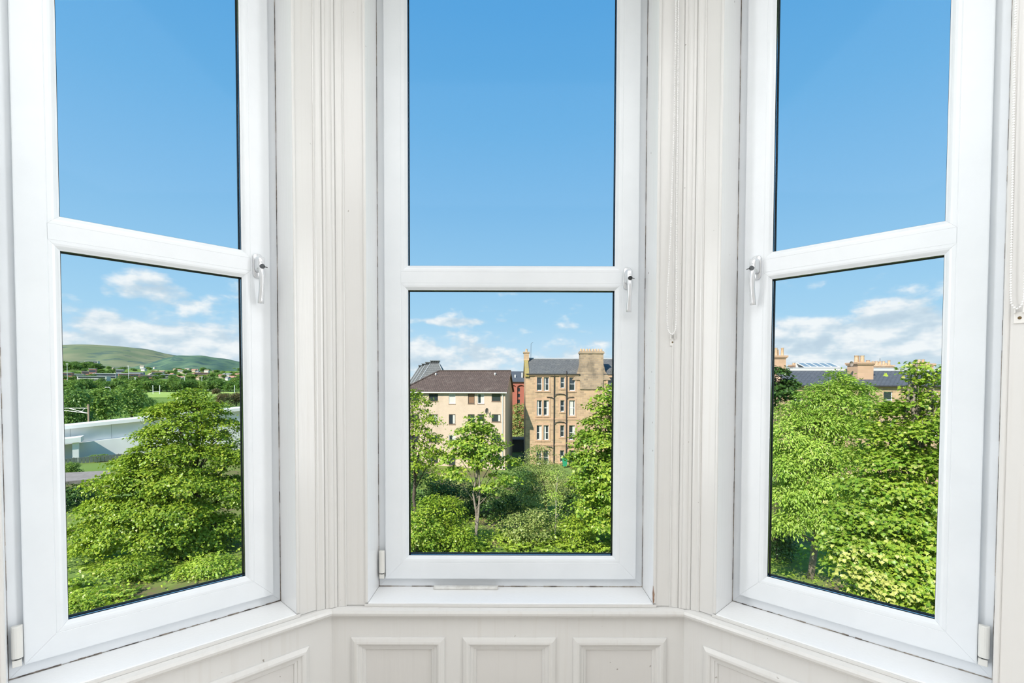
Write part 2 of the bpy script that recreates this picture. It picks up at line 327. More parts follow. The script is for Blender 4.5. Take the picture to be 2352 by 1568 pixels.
def handle(root, x, z, sg):
    # sg: side the key points to; plate, hub and curved tapering lever with a lock
    y0 = -.0122
    def oval(w, h, y, cz=0, n=28):
        r = []
        for i in range(n):
            t = 2*math.pi*i/n; c, s_ = math.cos(t), math.sin(t); e = .55
            r.append((x+w*math.copysign(abs(c)**e, c), y, z+cz+h*math.copysign(abs(s_)**e, s_)))
        return r
    h = MB().loft([oval(.0185,.046,y0), oval(.0185,.046,y0-.006), oval(.0165,.044,y0-.0085)]).build('handle', HANDLE, root, True)
    MB().loft([oval(.0150,.030,y0-.0083,.004), oval(.0148,.029,y0-.018,.004), oval(.0135,.026,y0-.030,.006), oval(.0125,.022,y0-.044,.006), oval(.0095,.017,y0-.050,.005)]).build('hub', HANDLE, h, True)
    rings = []
    for t in [i/14 for i in range(15)]:
        zz = .012-t*.158; yy = y0-.040-.012*math.sin(math.pi*min(1, t*1.1))+.006*t; w = .0125-.0028*math.sin(math.pi*t*.9); d = .0098-.0025*t
        if t > .93: w *= .93
        rings.append([(x+w*math.cos(q), yy+d*math.sin(q), z+zz) for q in [2*math.pi*i/16 for i in range(16)]])
    MB().loft(rings).build('lever', HANDLE, h, True)
    c = MB().tube([(x,y0-.045,z-.010), (x,y0-.0575,z-.010)], .0088, 18); c.tube([(x,y0-.0575,z-.010), (x,y0-.0577,z-.010)], .0045, 12)
    c.build('lock_cylinder', DARKM, h)
    MB().tube([(x+sg*.005,y0-.0575,z-.011), (x+sg*.012,y0-.061,z-.0125), (x+sg*.0165,y0-.062,z-.014)], [.0022,.0018,.0012], 6).build('key', DARKM, h)
    return h
def hinge(root, x, z, sg):
    # sg=-1: hinge on the left edge; sits on the fixed frame beside the sash
    xc = x+sg*.0125
    h = MB().loft([[(xc+w*math.cos(t)*.0128, -.016-d*max(0,-math.sin(t))-.004*max(0, math.sin(t))*-1, zz) for t in [2*math.pi*i/16 for i in range(16)]] for w, d, zz in ((1,.012,z), (1,.0125,z+.003), (1,.0125,z+.092), (.96,.010,z+.0955))]).build('hinge', CREAMP, root, False, .0006)
    MB().tube([(xc,-.014,z-.006), (xc,-.014,z)], .0065, 10).build('hinge_pin', DARKM, h)
    MB().box(xc-.0115, xc+.0095, -.022, .0098, z-.026, z-.0055).build('hinge_foot', CREAMP, h, False, .002)
    return h
BEAD = [(0,-.0112),(.0015,-.0120),(.010,-.0118),(.016,-.0100),(.0205,-.0065),(.0235,-.0035),(.028,-.0005),(.028,.0012),(0,.0012)]
def window(nm, k, hx, hs, hingeside):
    loc, rz = FACE[k]; root = struct(empty(nm, loc, rz)); a, b = GL[k]; BW = .028
    # fixed frame
    ring(root, 'frame_jamb', 'frame_rail', RV[k][0], RV[k][1], ZSILL+.0003, ZHEAD-.0005, [(0,.010),(.003,.0092),(.060,.010),(.060,.075),(0,.075)], UPVC)
    # sash
    x0, x1, z0, z1 = a-ST, b+ST, ZB-ST, ZTOP+ST; FW = ST-BW
    ring(root, 'stile', 'rail', x0, x1, z0, z1, [(0,-.0095),(.0012,-.0116),(.004,-.0122),(FW-.0012,-.0122),(FW,-.0112),(FW,.045),(0,.0095)], UPVC, .00025)
    zc0, zc1 = ZT1+BW, ZT2-BW
    MB().prism([(a-BW+.0003,-.0121),(b+BW-.0003,-.0121),(b+BW-.0003,.045),(a-BW+.0003,.045)], zc0, zc1).build('transom', UPVC, root, False, .0008)
    for q0, q1 in ((ZB, ZT1), (ZT2, ZTOP)):
        ring(root, 'glazing_bead', 'glazing_bead', a-BW, b+BW, q0-BW, q1+BW, BEAD, UPVC, .0002)
        ring1(root, 'gasket', a-.004, b+.004, q0-.004, q1+.004, [(0,.0014),(.0048,.0014),(.0044,.0036),(0,.0036)], BLACKR)
        ring1(root, 'spacer_bar', a-.006, b+.006, q0-.006, q1+.006, [(0,.0086),(.0062,.0086),(.0062,.0205),(0,.0205)], ALU)
        ring1(root, 'outer_seal', a-.006, b+.006, q0-.006, q1+.006, [(0,.0206),(.0082,.0206),(.0082,.027),(0,.027)], BLACKR)
        ring1(root, 'outer_lip', a-BW, b+BW, q0-BW, q1+BW, [(0,.0305),(.030,.0305),(.027,.044),(0,.044)], BLACKR)
        p = MB().box(a-.005, b+.005, .0040, .0046, q0-.005, q1+.005); p.box(a-.005, b+.005, .0272, .0278, q0-.005, q1+.005); p.build('pane', GLASS, root)
    handle(root, hx, 1.5+.462, hs)
    hinge(root, x0-.001 if hingeside < 0 else x1+.001, 1.5-.796, hingeside)
    return root
window('window_1', 'L', -1.447+.052, 1, -1)
window('window_2', 'C', .436+.050, 1, -1)
window('window_3', 'R', 1.3955-.052, -1, 1)
# plastic strip left lying on the middle sill
o = MB().box(-.335, -.058, -.024, -.002, ZSILL+.0006, ZSILL+.0125).build('plastic_strip', mat('strip_plastic', (.80,.80,.78), .45, (.66,.65,.62), 30), None, False, .003)
o.location = (0, DG-.004, 0); tag(o, 'short white plastic strip lying on the middle window sill', 'plastic strip')
# chipped paint at the foot of the right reveal of the middle window
m = MB(); e = RV['C'][1]; rr = random.Random(3); zs = [ZSILL+.002+i*.007 for i in range(11)]; ws = [.0045,.0065,.008,.006,.0075,.009,.007,.0045,.003,.002,.0005]
for i in range(10): m.add([(e-.0004,DG-DC-.0002,zs[i]), (e-.0004,DG-DC+ws[i],zs[i]), (e-.0004,DG-DC+ws[i+1],zs[i+1]), (e-.0004,DG-DC-.0002,zs[i+1])], [(0,1,2,3)]); m.add([(e-.0004,DG-DC-.0052,zs[i]), (e+ws[i]*.6,DG-DC-.0052,zs[i]), (e+ws[i+1]*.6,DG-DC-.0052,zs[i+1]), (e-.0004,DG-DC-.0052,zs[i+1])], [(0,1,2,3)])
o = m.build('paint_chip', CHIP, bpy.data.objects['wall_front_right_pier'])
# blind chains: a loop of white beads held by a clip screwed to the casing
def chain(nm, label, k, pts, clip, d0=.012):
    loc, rz = FACE[k]; root = tag(empty(nm, loc, rz), label, 'blind chain')
    P = [Vector(p) for p in pts]; L = [0]
    for i in range(1, len(P)): L.append(L[-1]+(P[i]-P[i-1]).length)
    m = MB(); s_ = 0; i = 0; ICO = []
    b = bmesh.new(); bmesh.ops.create_icosphere(b, subdivisions=1, radius=.0030); vs = [v.co.copy() for v in b.verts]; fs = [tuple(v.index for v in f.verts) for f in b.faces]; b.free()
    while s_ < L[-1]:
        while L[i+1] < s_: i += 1
        c = P[i].lerp(P[i+1], (s_-L[i])/max(1e-9, L[i+1]-L[i])); m.add([c+v for v in vs], fs); s_ += .0068
    CH = mat('white_bead_plastic', (.93,.93,.93), .3)
    c = m.build('bead_chain', CH, root, True); MB().tube(P, .0008, 5).build('cord', CH, root)
    x, y, z = clip
    q = MB().box(x-.011, x+.011, y-.003, y, z-.014, z+.016); q.box(x-.011, x-.0075, y-.012, y-.003, z+.012, z+.030); q.box(x+.0045, x+.008, y-.012, y-.003, z+.012, z+.030)
    c = q.build('clip', mat('clear_plastic', (.80,.79,.77), .25), root, False, .001)
    MB().tube([(x,y-.0031,z), (x,y-.005,z)], [.0042,.003], 10).build('screw', mat('rusty_screw', (.16,.11,.05), .5, metal=.6), c)
    return root
def loc_of(k, px, py, d):      # photo pixel -> local point on the plane at offset d of a face
    v = ray(px, py); c = {'L': CL, 'R': CR}.get(k)
    if k == 'C': t = (DG-d)/v.y; p = v*t; return (p.x, -d, p.z+1.5)
    cc = c-1.41421*d
    if k == 'L': t = cc/(v.y-v.x); p = v*t; return (p.x*1.41421-d, -d, p.z+1.5)
    t = cc/(v.y+v.x); p = v*t; return (p.x*1.41421+d, -d, p.z+1.5)
d = DC+.016
L_ = [(1553,-60),(1552,60),(1548,300),(1540,540),(1534,660),(1532,710),(1532.5,740),(1535,757),(1539,765),(1544,768),(1548,765),(1551.5,756),(1553,740),(1553.5,660),(1554,540),(1556,300),(1558,60),(1559,-60)]
chain('blind_chain', 'white beaded blind chain looped on the casing right of the middle window', 'C', [loc_of('C', *q, d) for q in L_], loc_of('C', 1544.5, 786, DC+.0003))
R_ = [(2334,-60),(2330,150),(2327,330),(2324,520),(2322,620),(2321.5,680),(2323,697),(2328,705),(2335,709),(2341,707),(2347,700),(2351,688),(2353,660),(2358,500),(2364,200),(2368,-60)]
chain('blind_chain', 'white beaded blind chain at the far right edge beside the right window', 'R', [loc_of('R', *q, d) for q in R_], loc_of('R', 2342, 730, DC+.0003))
# ------------------------------------------------------------------ the room behind the camera
bl, br = bay(0, DC), bay(3, DC); yl, yr = bl[1], br[1]; XW, YB = 2.9, -4.3
PLASTER = mat('white_plaster', (.80,.79,.77), .8, (.78,.77,.75), 3)
OAK = mat('limed_boards', (.60,.56,.51), .45, (.53,.49,.44), 3)
fl = struct(empty('floor', (0,0,0)))
MB().prism([(-XW,YB), (XW,YB), (XW,yr), br, bay(2,DC), bay(1,DC), bl, (-XW,yl)], -.22, -.021).build('subfloor', OAK, fl)
rows = []
nb = 44
for i in range(nb):
    x0 = -XW+2*XW*i/nb; x1 = -XW+2*XW*(i+1)/nb-.002; xm = (x0+x1)/2
    def ymax(x):
        if x < bl[0]: return yl
        if x > br[0]: return yr
        return min(DG-DC, x+CL-1.41421*DC, CR-1.41421*DC-x)
    MB().prism([(x0,YB+.001),(x1,YB+.001),(x1,ymax(x1)-.001),(x0,ymax(x0)-.001)], -.0205, 0).build('floorboard', OAK, fl)
struct(MB().prism([(-XW-.2,YB-.2), (XW+.2,YB-.2), (XW+.2,2.5), (-XW-.2,2.5)], ZCEIL+.001, ZCEIL+.25).build('ceiling', PLASTER))
struct(MB().box(-XW-.2, -XW, YB, yl, -.0, ZCEIL).build('wall_side_left', PLASTER)); struct(MB().box(XW, XW+.2, YB, yr, -.0, ZCEIL).build('wall_side_right', PLASTER))
struct(MB().box(-XW-.2, XW+.2, YB-.2, YB-.0005, -.0, ZCEIL).build('wall_back', PLASTER))
struct(MB().box(-XW-.2, bl[0]-.0, yl, yl+.25, -.0, ZCEIL).build('wall_return_left', PLASTER)); struct(MB().box(br[0]+.0, XW+.2, yr, yr+.25, -.0, ZCEIL).build('wall_return_right', PLASTER))
OPAL = mat('opal_plastic', (.85,.85,.85), .4)  # housings added round the unseen fill lights
for sx, lab in ((-1, 'tall opal housing of an added fill light on the left side wall'), (1, 'tall opal housing of an added fill light on the right side wall')):
    w = tag(empty('wall_fill_housing', (sx*2.899, .72, 1.75)), lab, 'wall light'); MB().box(min(0,-sx*.05), max(0,-sx*.05), -.44, .44, -1.33, 1.33).build('backplate', OPAL, w, False, .01)
w = tag(empty('ceiling_fill_housing', (0, -.15, 3.619)), 'large oblong opal housing of an added overhead fill light', 'ceiling light'); MB().box(-2.25, 2.25, -1.15, 1.15, -.08, 0).build('backplate', OPAL, w, False, .01)
OST = mat('own_sandstone', (.50,.38,.26), .9, (.40,.30,.20), 2)
struct(MB().prism([(-XW-.2,YB-.2), (XW+.2,YB-.2), (XW+.2,yr+.25), bay(3,OUTD), bay(2,OUTD), bay(1,OUTD), bay(0,OUTD), (-XW-.2,yl+.25)], GZ, -.225).build('wall_outer', OST))
# ================================================================== OUTSIDE
# ------------------------------------------------------------------ ground and hills
def groundmat():
    m = bpy.data.materials.new('rough_ground'); m.use_nodes = True; nt = m.node_tree; p = nt.nodes['Principled BSDF']; p.inputs['Roughness'].default_value = .95; p.inputs['Specular IOR Level'].default_value = .1
    tc = nt.nodes.new('ShaderNodeTexCoord'); v = tc.outputs['Object']
    a = SS(nt, NOISE(nt, v, .22, 5, .6), .42, .60); b = SS(nt, NOISE(nt, v, 1.6, 6, .7), .35, .65)
    c = MIX(nt, a, MIX(nt, b, (.16,.24,.035), (.24,.30,.07)), MIX(nt, b, (.20,.14,.085), (.16,.20,.05)))
    nt.links.new(c, p.inputs['Base Color']); MATS['rough_ground'] = m; return m
ROUGH = groundmat()
def hillmat(name, g1, g2, g3, sc):
    m = bpy.data.materials.new(name); m.use_nodes = True; nt = m.node_tree; p = nt.nodes['Principled BSDF']; p.inputs['Roughness'].default_value = 1; p.inputs['Specular IOR Level'].default_value = 0
    tc = nt.nodes.new('ShaderNodeTexCoord'); v = tc.outputs['Object']
    c = MIX(nt, SS(nt, NOISE(nt, v, sc, 5, .6), .4, .62), g1, g2); c = MIX(nt, SS(nt, NOISE(nt, MAPV(nt, v, (1,1,3), (5,3,1)), sc*1.7, 5, .65), .52, .62), c, g3)
    nt.links.new(c, p.inputs['Base Color']); MATS[name] = m; return m
HILLM = hillmat('hill_grass', (.17,.215,.125), (.25,.26,.155), (.10,.145,.12), .0021); HILLM2 = hillmat('hill_wood', (.085,.15,.11), (.135,.21,.13), (.065,.115,.11), .006)
LAND = hillmat('farmland', (.16,.25,.06), (.22,.30,.09), (.10,.17,.05), .012)
def terrain_z(x, y):
    r = math.hypot(x, y); az = math.atan2(x, y)
    pr = [(0,GZ), (1150,GZ), (1350,-2), (1800,17), (2450,48), (3100,82), (4200,120), (9000,160)]
    for (r0, z0), (r1, z1) in zip(pr, pr[1:]):
        if r <= r1: z = z0+(z1-z0)*(r-r0)/(r1-r0); break
    else: z = 190
    k = max(0, min(1, (-az-.1)/.25)); k = k*k*(3-2*k)
    return GZ+(z-GZ)*(.25+.75*k)
m = MB(); RR = [0, 20, 40, 70, 120, 250, 500, 800, 1150, 1350, 1600, 1800, 2100, 2450, 2800, 3100, 3600, 4200, 6000, 9000]; NA = 72
for r in RR:
    for i in range(NA): a = 2*math.pi*i/NA; x, y = r*math.sin(a), r*math.cos(a); m.v.append((x, y, terrain_z(x, y)-.02*(r > 0)))
for j in range(len(RR)-1):
    for i in range(NA): m.f.append((j*NA+i, j*NA+(i+1)%NA, (j+1)*NA+(i+1)%NA, (j+1)*NA+i))
struct(m.build('ground', LAND))
m = MB(); G = 40        # rough ground round the house, gently uneven
for j in range(G+1):
    for i in range(G+1):
        x, y = -95+150*i/G, 8+112*j/G; z = GZ+.12+.35*math.sin(x*.21+1)*math.sin(y*.17)*min(1, (y-8)/10, (120-y)/10, (x+95)/10, (55-x)/10)
        m.v.append((x, y, z))
for j in range(G):
    for i in range(G): k = j*(G+1)+i; m.f.append((k, k+1, k+G+2, k+G+1))
struct(m.build('ground_scrub', ROUGH, None, True))
def hill(name, R0, ridge, matl, depth, seed, zb):
    # a long hill: ridge = (px, py) skyline points at range R0; cross-section falls towards and away from the town
    rr = random.Random(seed); m = MB(); n = 90; K = 14; px0, px1 = ridge[0][0], ridge[-1][0]
    ph = [rr.uniform(0,6.28) for _ in range(6)]
    for i in range(n+1):
        px = px0+(px1-px0)*i/n
        for (a, ya), (b, yb) in zip(ridge, ridge[1:]):
            if px <= b+1e-6: t = (px-a)/(b-a); t = t*t*(3-2*t)*.5+t*.5; py = ya+(yb-ya)*t; break
        v = ray(px, py); h = math.hypot(v.x, v.y); u = v/h
        for j in range(K+1):
            t = j/K; r = R0-depth+depth*1.6*t
            pk = 1-abs((t*1.6-1)) if t*1.6 <= 1 else 1-(t*1.6-1)*1.2
            pk = max(0, min(1, pk)); pk = pk**.8 if t < .62 else pk
            top = max(EYE.z+u.z*R0, zb+6)
            w = 1+.10*math.sin(i*.35+ph[0]+j*.5)*math.sin(math.pi*min(1, t*1.6))*(1-pk)+.07*math.sin(i*.8+ph[1]-j*.7)*(1-pk)
            m.v.append((u.x*r, u.y*r, zb+(top-zb)*pk*w))
    for i in range(n):
        for j in range(K): k = i*(K+1)+j; m.f.append((k, k+1, k+K+2, k+K+1))
    return struct(m.build(name, matl, None, True))
hill('hill_far', 7200, [(-500,840),(-150,815),(60,792),(170,787),(250,789),(330,797),(400,812),(470,832),(600,858),(800,872)], HILLM, 2600, 2, 10)
hill('hill_near', 4800, [(150,866),(260,852),(330,835),(385,818),(410,813),(460,813),(505,819),(560,829),(640,842),(700,852),(760,866),(820,884)], HILLM2, 1700, 5, -9)
# ------------------------------------------------------------------ leaves
def leafgeo(kind):
    if kind == 'maple':
        o = [(0,0),(.22,-.02),(.48,-.06),(.36,.16),(.60,.34),(.34,.44),(.30,.62),(.13,.66),(0,1.0),(-.13,.66),(-.30,.62),(-.34,.44),(-.60,.34),(-.36,.16),(-.48,-.06),(-.22,-.02)]
        v = [(0,.30,-.05)]+[(x*.95,y,.10*abs(x)+(-.12 if y > .9 else 0)) for x, y in o]; n = len(o)
        return np.array(v), [(0, i+1, (i+1)%n+1) for i in range(n)]
    if kind == 'lobed':
        v = [(0,0,0),(.5,.05,.06),(.42,.5,.05),(0,1,-.08),(-.42,.5,.05),(-.5,.05,.06)]
        return np.array(v), [(0,1,2),(0,2,3),(0,3,4),(0,4,5)]
    if kind == 'lance': return np.array([(0,0,0),(.17,.45,.03),(0,1,-.10),(-.17,.45,.03)]), [(0,1,2),(0,2,3)]
    if kind == 'fern': return np.array([(0,0,0),(.16,.35,.10),(0,1,-.12),(-.16,.35,.10)]), [(0,1,2),(0,2,3)]
    return np.array([(0,0,0),(.36,.42,.05),(0,1,-.06),(-.36,.42,.05)]), [(0,1,2),(0,2,3)]
def norm(a): return a/np.maximum(1e-9, np.linalg.norm(a, axis=1))[:, None]
def leaf_mesh(name, P, N, A, S, kind):
    lv, lf = leafgeo(kind); n = len(P); N = norm(N); A = norm(A-N*(A*N).sum(1)[:, None]); B = np.cross(A, N)
    V = P[:, None, :]+S[:, None, None]*(lv[None, :, 0, None]*B[:, None, :]+lv[None, :, 1, None]*A[:, None, :]+lv[None, :, 2, None]*N[:, None, :])
    F = (np.array(lf)[None]+(np.arange(n)*len(lv))[:, None, None]).reshape(-1, 3)
    me = bpy.data.meshes.new(name); me.vertices.add(n*len(lv)); me.vertices.foreach_set('co', V.reshape(-1).astype(np.float32))
    me.loops.add(F.size); me.loops.foreach_set('vertex_index', F.reshape(-1).astype(np.int32)); me.polygons.add(len(F))
    me.polygons.foreach_set('loop_start', np.arange(0, F.size, 3, dtype=np.int32)); me.polygons.foreach_set('loop_total', np.full(len(F), 3, np.int32))
    me.update(); return me
def spray(lumps, nclus, nleaf, rad, size, droop=.35, seed=1, flat=.35, shell=.55):
    # leaves gathered in sprays near the skin of every lump of the crown; lumps: (centre, (rx, ry, rz))
    rg = np.random.default_rng(seed); w = np.array([r[0]*r[1]+r[0]*r[2] for c, r in lumps]); w /= w.sum(); PP, NN, AA, SS_ = [], [], [], []
    C0 = np.mean([np.array(c) for c, r in lumps], axis=0)
    for (c, r), ww in zip(lumps, w):
        k = max(3, int(nclus*ww)); d = norm(rg.normal(size=(k,3))); d[:, 2] = np.where((d[:, 2] < -.2) & (rg.random(k) < .6), -d[:, 2], d[:, 2])
        rad_ = shell+(1-shell)*rg.random(k)**.6; Q = np.array(c)+d*np.array(r)*rad_[:, None]
        out = norm(d*.8+norm(Q-C0)*.5)
        m = np.repeat(np.arange(k), nleaf); n = len(m); off = rg.normal(size=(n,3))*np.array([rad, rad, rad*flat])
        od = (off*out[m]).sum(1); off[:, 2] -= droop*np.maximum(0, od)
        PP.append(Q[m]+off); NN.append(np.array([0,0,.75])+out[m]*.55+rg.normal(size=(n,3))*.42)
        AA.append(out[m]*.8+norm(off+1e-6)*.7+np.array([0,0,-.35])+rg.normal(size=(n,3))*.35); SS_.append(size*rg.uniform(.6,1.15,n))
    return np.vstack(PP), np.vstack(NN), np.vstack(AA), np.concatenate(SS_)
BARK = mat('grey_bark', (.30,.25,.20), .9, (.20,.16,.13), 5, .4, 20); BARKD = mat('dark_bark', (.13,.10,.08), .9, (.09,.07,.055), 6, .4, 20)
LMAPLE = leafmat('maple_leaf', (.20,.36,.035), (.50,.58,.07), .25, ((.72,.66,.22), .12)); LSYC = leafmat('sycamore_leaf', (.235,.37,.03), (.42,.50,.05), .25, ((.52,.50,.10), .06))
LASH = leafmat('ash_leaf', (.32,.50,.06), (.50,.62,.12), .25, ((.66,.64,.26), .10)); LOLIVE = leafmat('olive_leaf', (.30,.38,.09), (.46,.50,.16), .25, ((.48,.40,.18), .1))
LDARK_SHADE = leafmat('dark_shaded_leaf', (.045,.105,.02), (.095,.18,.03), .2); LFAR = leafmat('far_leaf', (.12,.23,.05), (.20,.32,.06), .28); LFAR2 = leafmat('far_leaf_bright', (.19,.32,.06), (.30,.42,.08), .28)  # dark leaf colour also holds the shade the overhead trees would cast
LBROWN = leafmat('copper_leaf', (.16,.12,.06), (.21,.19,.07), .25); LFERN = leafmat('fern_leaf', (.34,.50,.05), (.52,.62,.08), .25, ((.55,.48,.18), .12))
def branches(mb, base, lumps, r0, seed, stems=None, sub=2):
    rr = random.Random(seed); b = Vector(base)
    top = max(lumps, key=lambda l: l[0][2])[0]; T = Vector(top)
    for s in (stems or [T]):
        s = Vector(s); n = 7; pts = []; 
        for i in range(n+1):
            t = i/n; p = b.lerp(s, t); w = .22*math.sin(math.pi*t)*r0*6; pts.append(p+Vector((rr.uniform(-w,w), rr.uniform(-w,w), 0)))
        mb.tube(pts, [r0*(1-.82*i/n) for i in range(n+1)], 8)
    for c, r in lumps:
        c = Vector(c); h = (c.z-b.z); t = max(.12, min(.86, (h*.62-.1*abs(r[0]))/max(.1, (T.z-b.z)))); s0 = b.lerp(T, t)
        mid = s0.lerp(c, .55)+Vector((rr.uniform(-.25,.25), rr.uniform(-.25,.25), .1*r[0])); rb = r0*(1-.8*t)*.55
        mb.tube([s0, mid, c], [rb, rb*.6, rb*.25], 6)
        for _ in range(sub):
            e = c+Vector((rr.uniform(-1,1)*r[0]*.8, rr.uniform(-1,1)*r[1]*.8, rr.uniform(-.3,.8)*r[2])); mb.tube([mid, mid.lerp(e, .5)+Vector((0,0,.1)), e], [rb*.4, rb*.25, rb*.1], 5)
    return mb
def LU(l): # lumps given as pixel, depth and half sizes in metres
    return [(tuple(at(px, py, Y)), (rx, rx, rz)) for px, py, Y, rx, rz in l]
def tree(name, label, cat, base, lumps, nclus, nleaf, rad, size, lm, kind, r0=.2, bark=BARK, seed=1, droop=.35, stems=None, group=None, flat=.35, shell=.55, single=0, sub=2):
    b = Vector(base); root = tag(empty(name, b), label, cat, group)
    L = [((c[0]-b.x, c[1]-b.y, c[2]-b.z), r) for c, r in lumps]
    st = [tuple(Vector(s)-b) for s in stems] if stems else None
    branches(MB(), (0,0,-.1), L, r0, seed, st, sub).build('trunk', bark, root, True)
    P, N, A, S = spray(L, nclus, nleaf, rad, size, droop, seed, flat, shell)
    if single:      # the leaves nearest the camera are parts of their own
        C = np.array(EYE-b); D_ = np.linalg.norm(P-C, axis=1)-S*8; idx = np.argsort(D_); near = idx[:single]; keep = idx[single:]
        lv, lf = leafgeo(kind); me = bpy.data.meshes.new('leaf'); me.from_pydata([tuple(v) for v in lv], [], lf); me.materials.append(lm)
        for i in near:
            n = Vector(N[i]).normalized(); a = Vector(A[i]); a = (a-n*a.dot(n)).normalized(); x = a.cross(n)
            o = bpy.data.objects.new('leaf', me); COL.objects.link(o); o.parent = root
            mw = Matrix((x, a, n)).transposed().to_4x4(); o.matrix_local = Matrix.Translation(Vector(P[i])) @ mw @ Matrix.Scale(float(S[i]), 4)
        P, N, A, S = P[keep], N[keep], A[keep], S[keep]
    f = link('foliage', leaf_mesh('foliage', P, N, A, S, kind), lm, root); tag(f, kind='stuff')
    return root
def gnd(px, py, z=GZ): p = gat(px, py, z); return (p.x, p.y, z)
def under(px, Y): p = at(px, 1000, Y); return (p.x, p.y, GZ+.05)
# left window: the big sycamore
tree('sycamore_tree', 'big spreading sycamore tree in front of the white bridge', 'tree', under(462,33.5), LU([(440,912,33.5,1.0,.6),(400,940,33.5,1.3,.6),(360,952,33.4,1.0,.5),(470,945,33.5,1.5,.9),(350,1000,33,1.2,.5),(420,985,33,1.9,.8),(510,985,33.5,1.2,.8),(380,1040,32.3,2.0,.8),(300,1062,32,1.4,.6),(470,1050,32.6,2.0,1.0),(545,1050,33.5,1.4,1.2),(340,1100,31.6,2.2,.8),(262,1110,31.6,1.5,.6),(430,1110,31.8,2.2,.9),(530,1130,33,1.8,1.2),(245,1165,31,1.7,.6),(320,1165,30.8,2.1,.8),(410,1180,31,2.2,.9),(215,1215,30.6,1.5,.55),(290,1222,30,1.9,.7),(370,1235,30.2,2.0,.8),(500,1210,32.2,1.8,1.0),(455,1250,31.5,1.7,.7),(205,1262,30,1.2,.5)]),
     1250, 56, .27, .155, LSYC, 'lobed', .30, BARKD, 3, .55, shell=.45)
# middle window
tree('maple_tree', 'slim young maple with pale twin stems in front of the beige flats', 'tree', gnd(1093,1262), LU([(1098,968,34.4,.8,.6),(1085,992,34.4,1.2,.6),(1118,995,34.6,1.0,.6),(1068,1022,34.2,1.4,.6),(1105,1025,34.2,1.6,.7),(1140,1030,34.6,1.0,.5),(1055,1052,34,1.3,.5),(1160,1062,34.6,1.0,.4),(1100,1058,33.9,1.2,.5),(1035,1090,33.6,1.1,.5),(1150,1098,34,1.0,.35),(1120,1118,33.6,.8,.3)]),
     230, 26, .24, .19, LMAPLE, 'lobed', .105, BARK, 5, .3, stems=[at(1089,965,34.4), at(1106,990,34.6)])
tree('ash_sapling', 'thin leaning tree at the left edge of the middle window', 'tree', gnd(958,1235), LU([(946,915,36.5,1.0,.7),(968,928,36.5,.9,.5),(955,958,36.3,1.2,.7),(985,970,36.2,.9,.5),(950,1000,36,1.4,.7),(995,1012,36,.9,.5),(965,1040,35.8,1.5,.6),(1008,1048,35.8,.8,.4),(945,1070,35.6,1.4,.6)]),
     200, 20, .27, .16, LSYC, 'lobed', .15, BARKD, 6, .3)
tree('maple_tree', 'bright green maple at the right edge of the middle window before the tenement', 'tree', gnd(1412,1262), LU([(1402,900,33.6,.6,.6),(1390,930,33.5,.9,.7),(1410,960,33.5,1.3,.9),(1372,975,33.3,.9,.6),(1345,1010,33.2,.9,.6),(1385,1020,33,1.5,.9),(1330,1050,33,.8,.5),(1360,1065,32.8,1.4,.8),(1405,1085,32.6,1.6,1.0),(1345,1105,32.6,1.1,.6),(1380,1130,32.4,1.4,.8),(1410,1170,32.2,1.3,.9),(1360,1165,32.4,1.2,.7),(1385,1205,32.0,1.2,.7),(1440,1040,33,1.6,1.4),(1445,1140,32.5,1.6,1.4)]),
     620, 30, .25, .19, LMAPLE, 'lobed', .2, BARKD, 8, .4)
tree('elder_tree', 'loose yellow-green elder below the tenement between the two maples', 'tree', gnd(1262,1200), LU([(1238,1042,40,1.1,.7),(1228,1072,40,1.3,.8),(1262,1078,39.6,1.1,.7),(1240,1110,39.2,1.6,.8),(1285,1095,38.6,1.0,.6),(1300,1125,38.2,1.1,.6),(1262,1140,38.2,1.3,.7),(1215,1140,38.8,1.0,.6)]),
     330, 26, .28, .14, LOLIVE, 'leaf', .10, BARK, 9, .4)
tree('birch_sapling', 'thin pale sapling stem below the tenement drain pipes', 'sapling', gnd(1273,1250), LU([(1280,1090,36,.5,.4),(1272,1135,35.5,.6,.4),(1290,1150,35.5,.5,.3),(1282,1180,35,.5,.3)]), 34, 18, .22, .13, LASH, 'leaf', .055, mat('pale_bark', (.50,.44,.34), .9), 10, .3, sub=1)
tree('gap_tree', 'grey-green tree growing in the gap between the beige flats and the tenement', 'tree', under(1190,88), LU([(1190,940,88,1.2,1.2),(1184,965,88,1.5,1.4),(1198,975,88,1.4,1.4),(1190,1000,88,1.9,1.5)]), 130, 26, .5, .34, LOLIVE, 'leaf', .2, BARKD, 11, .3)
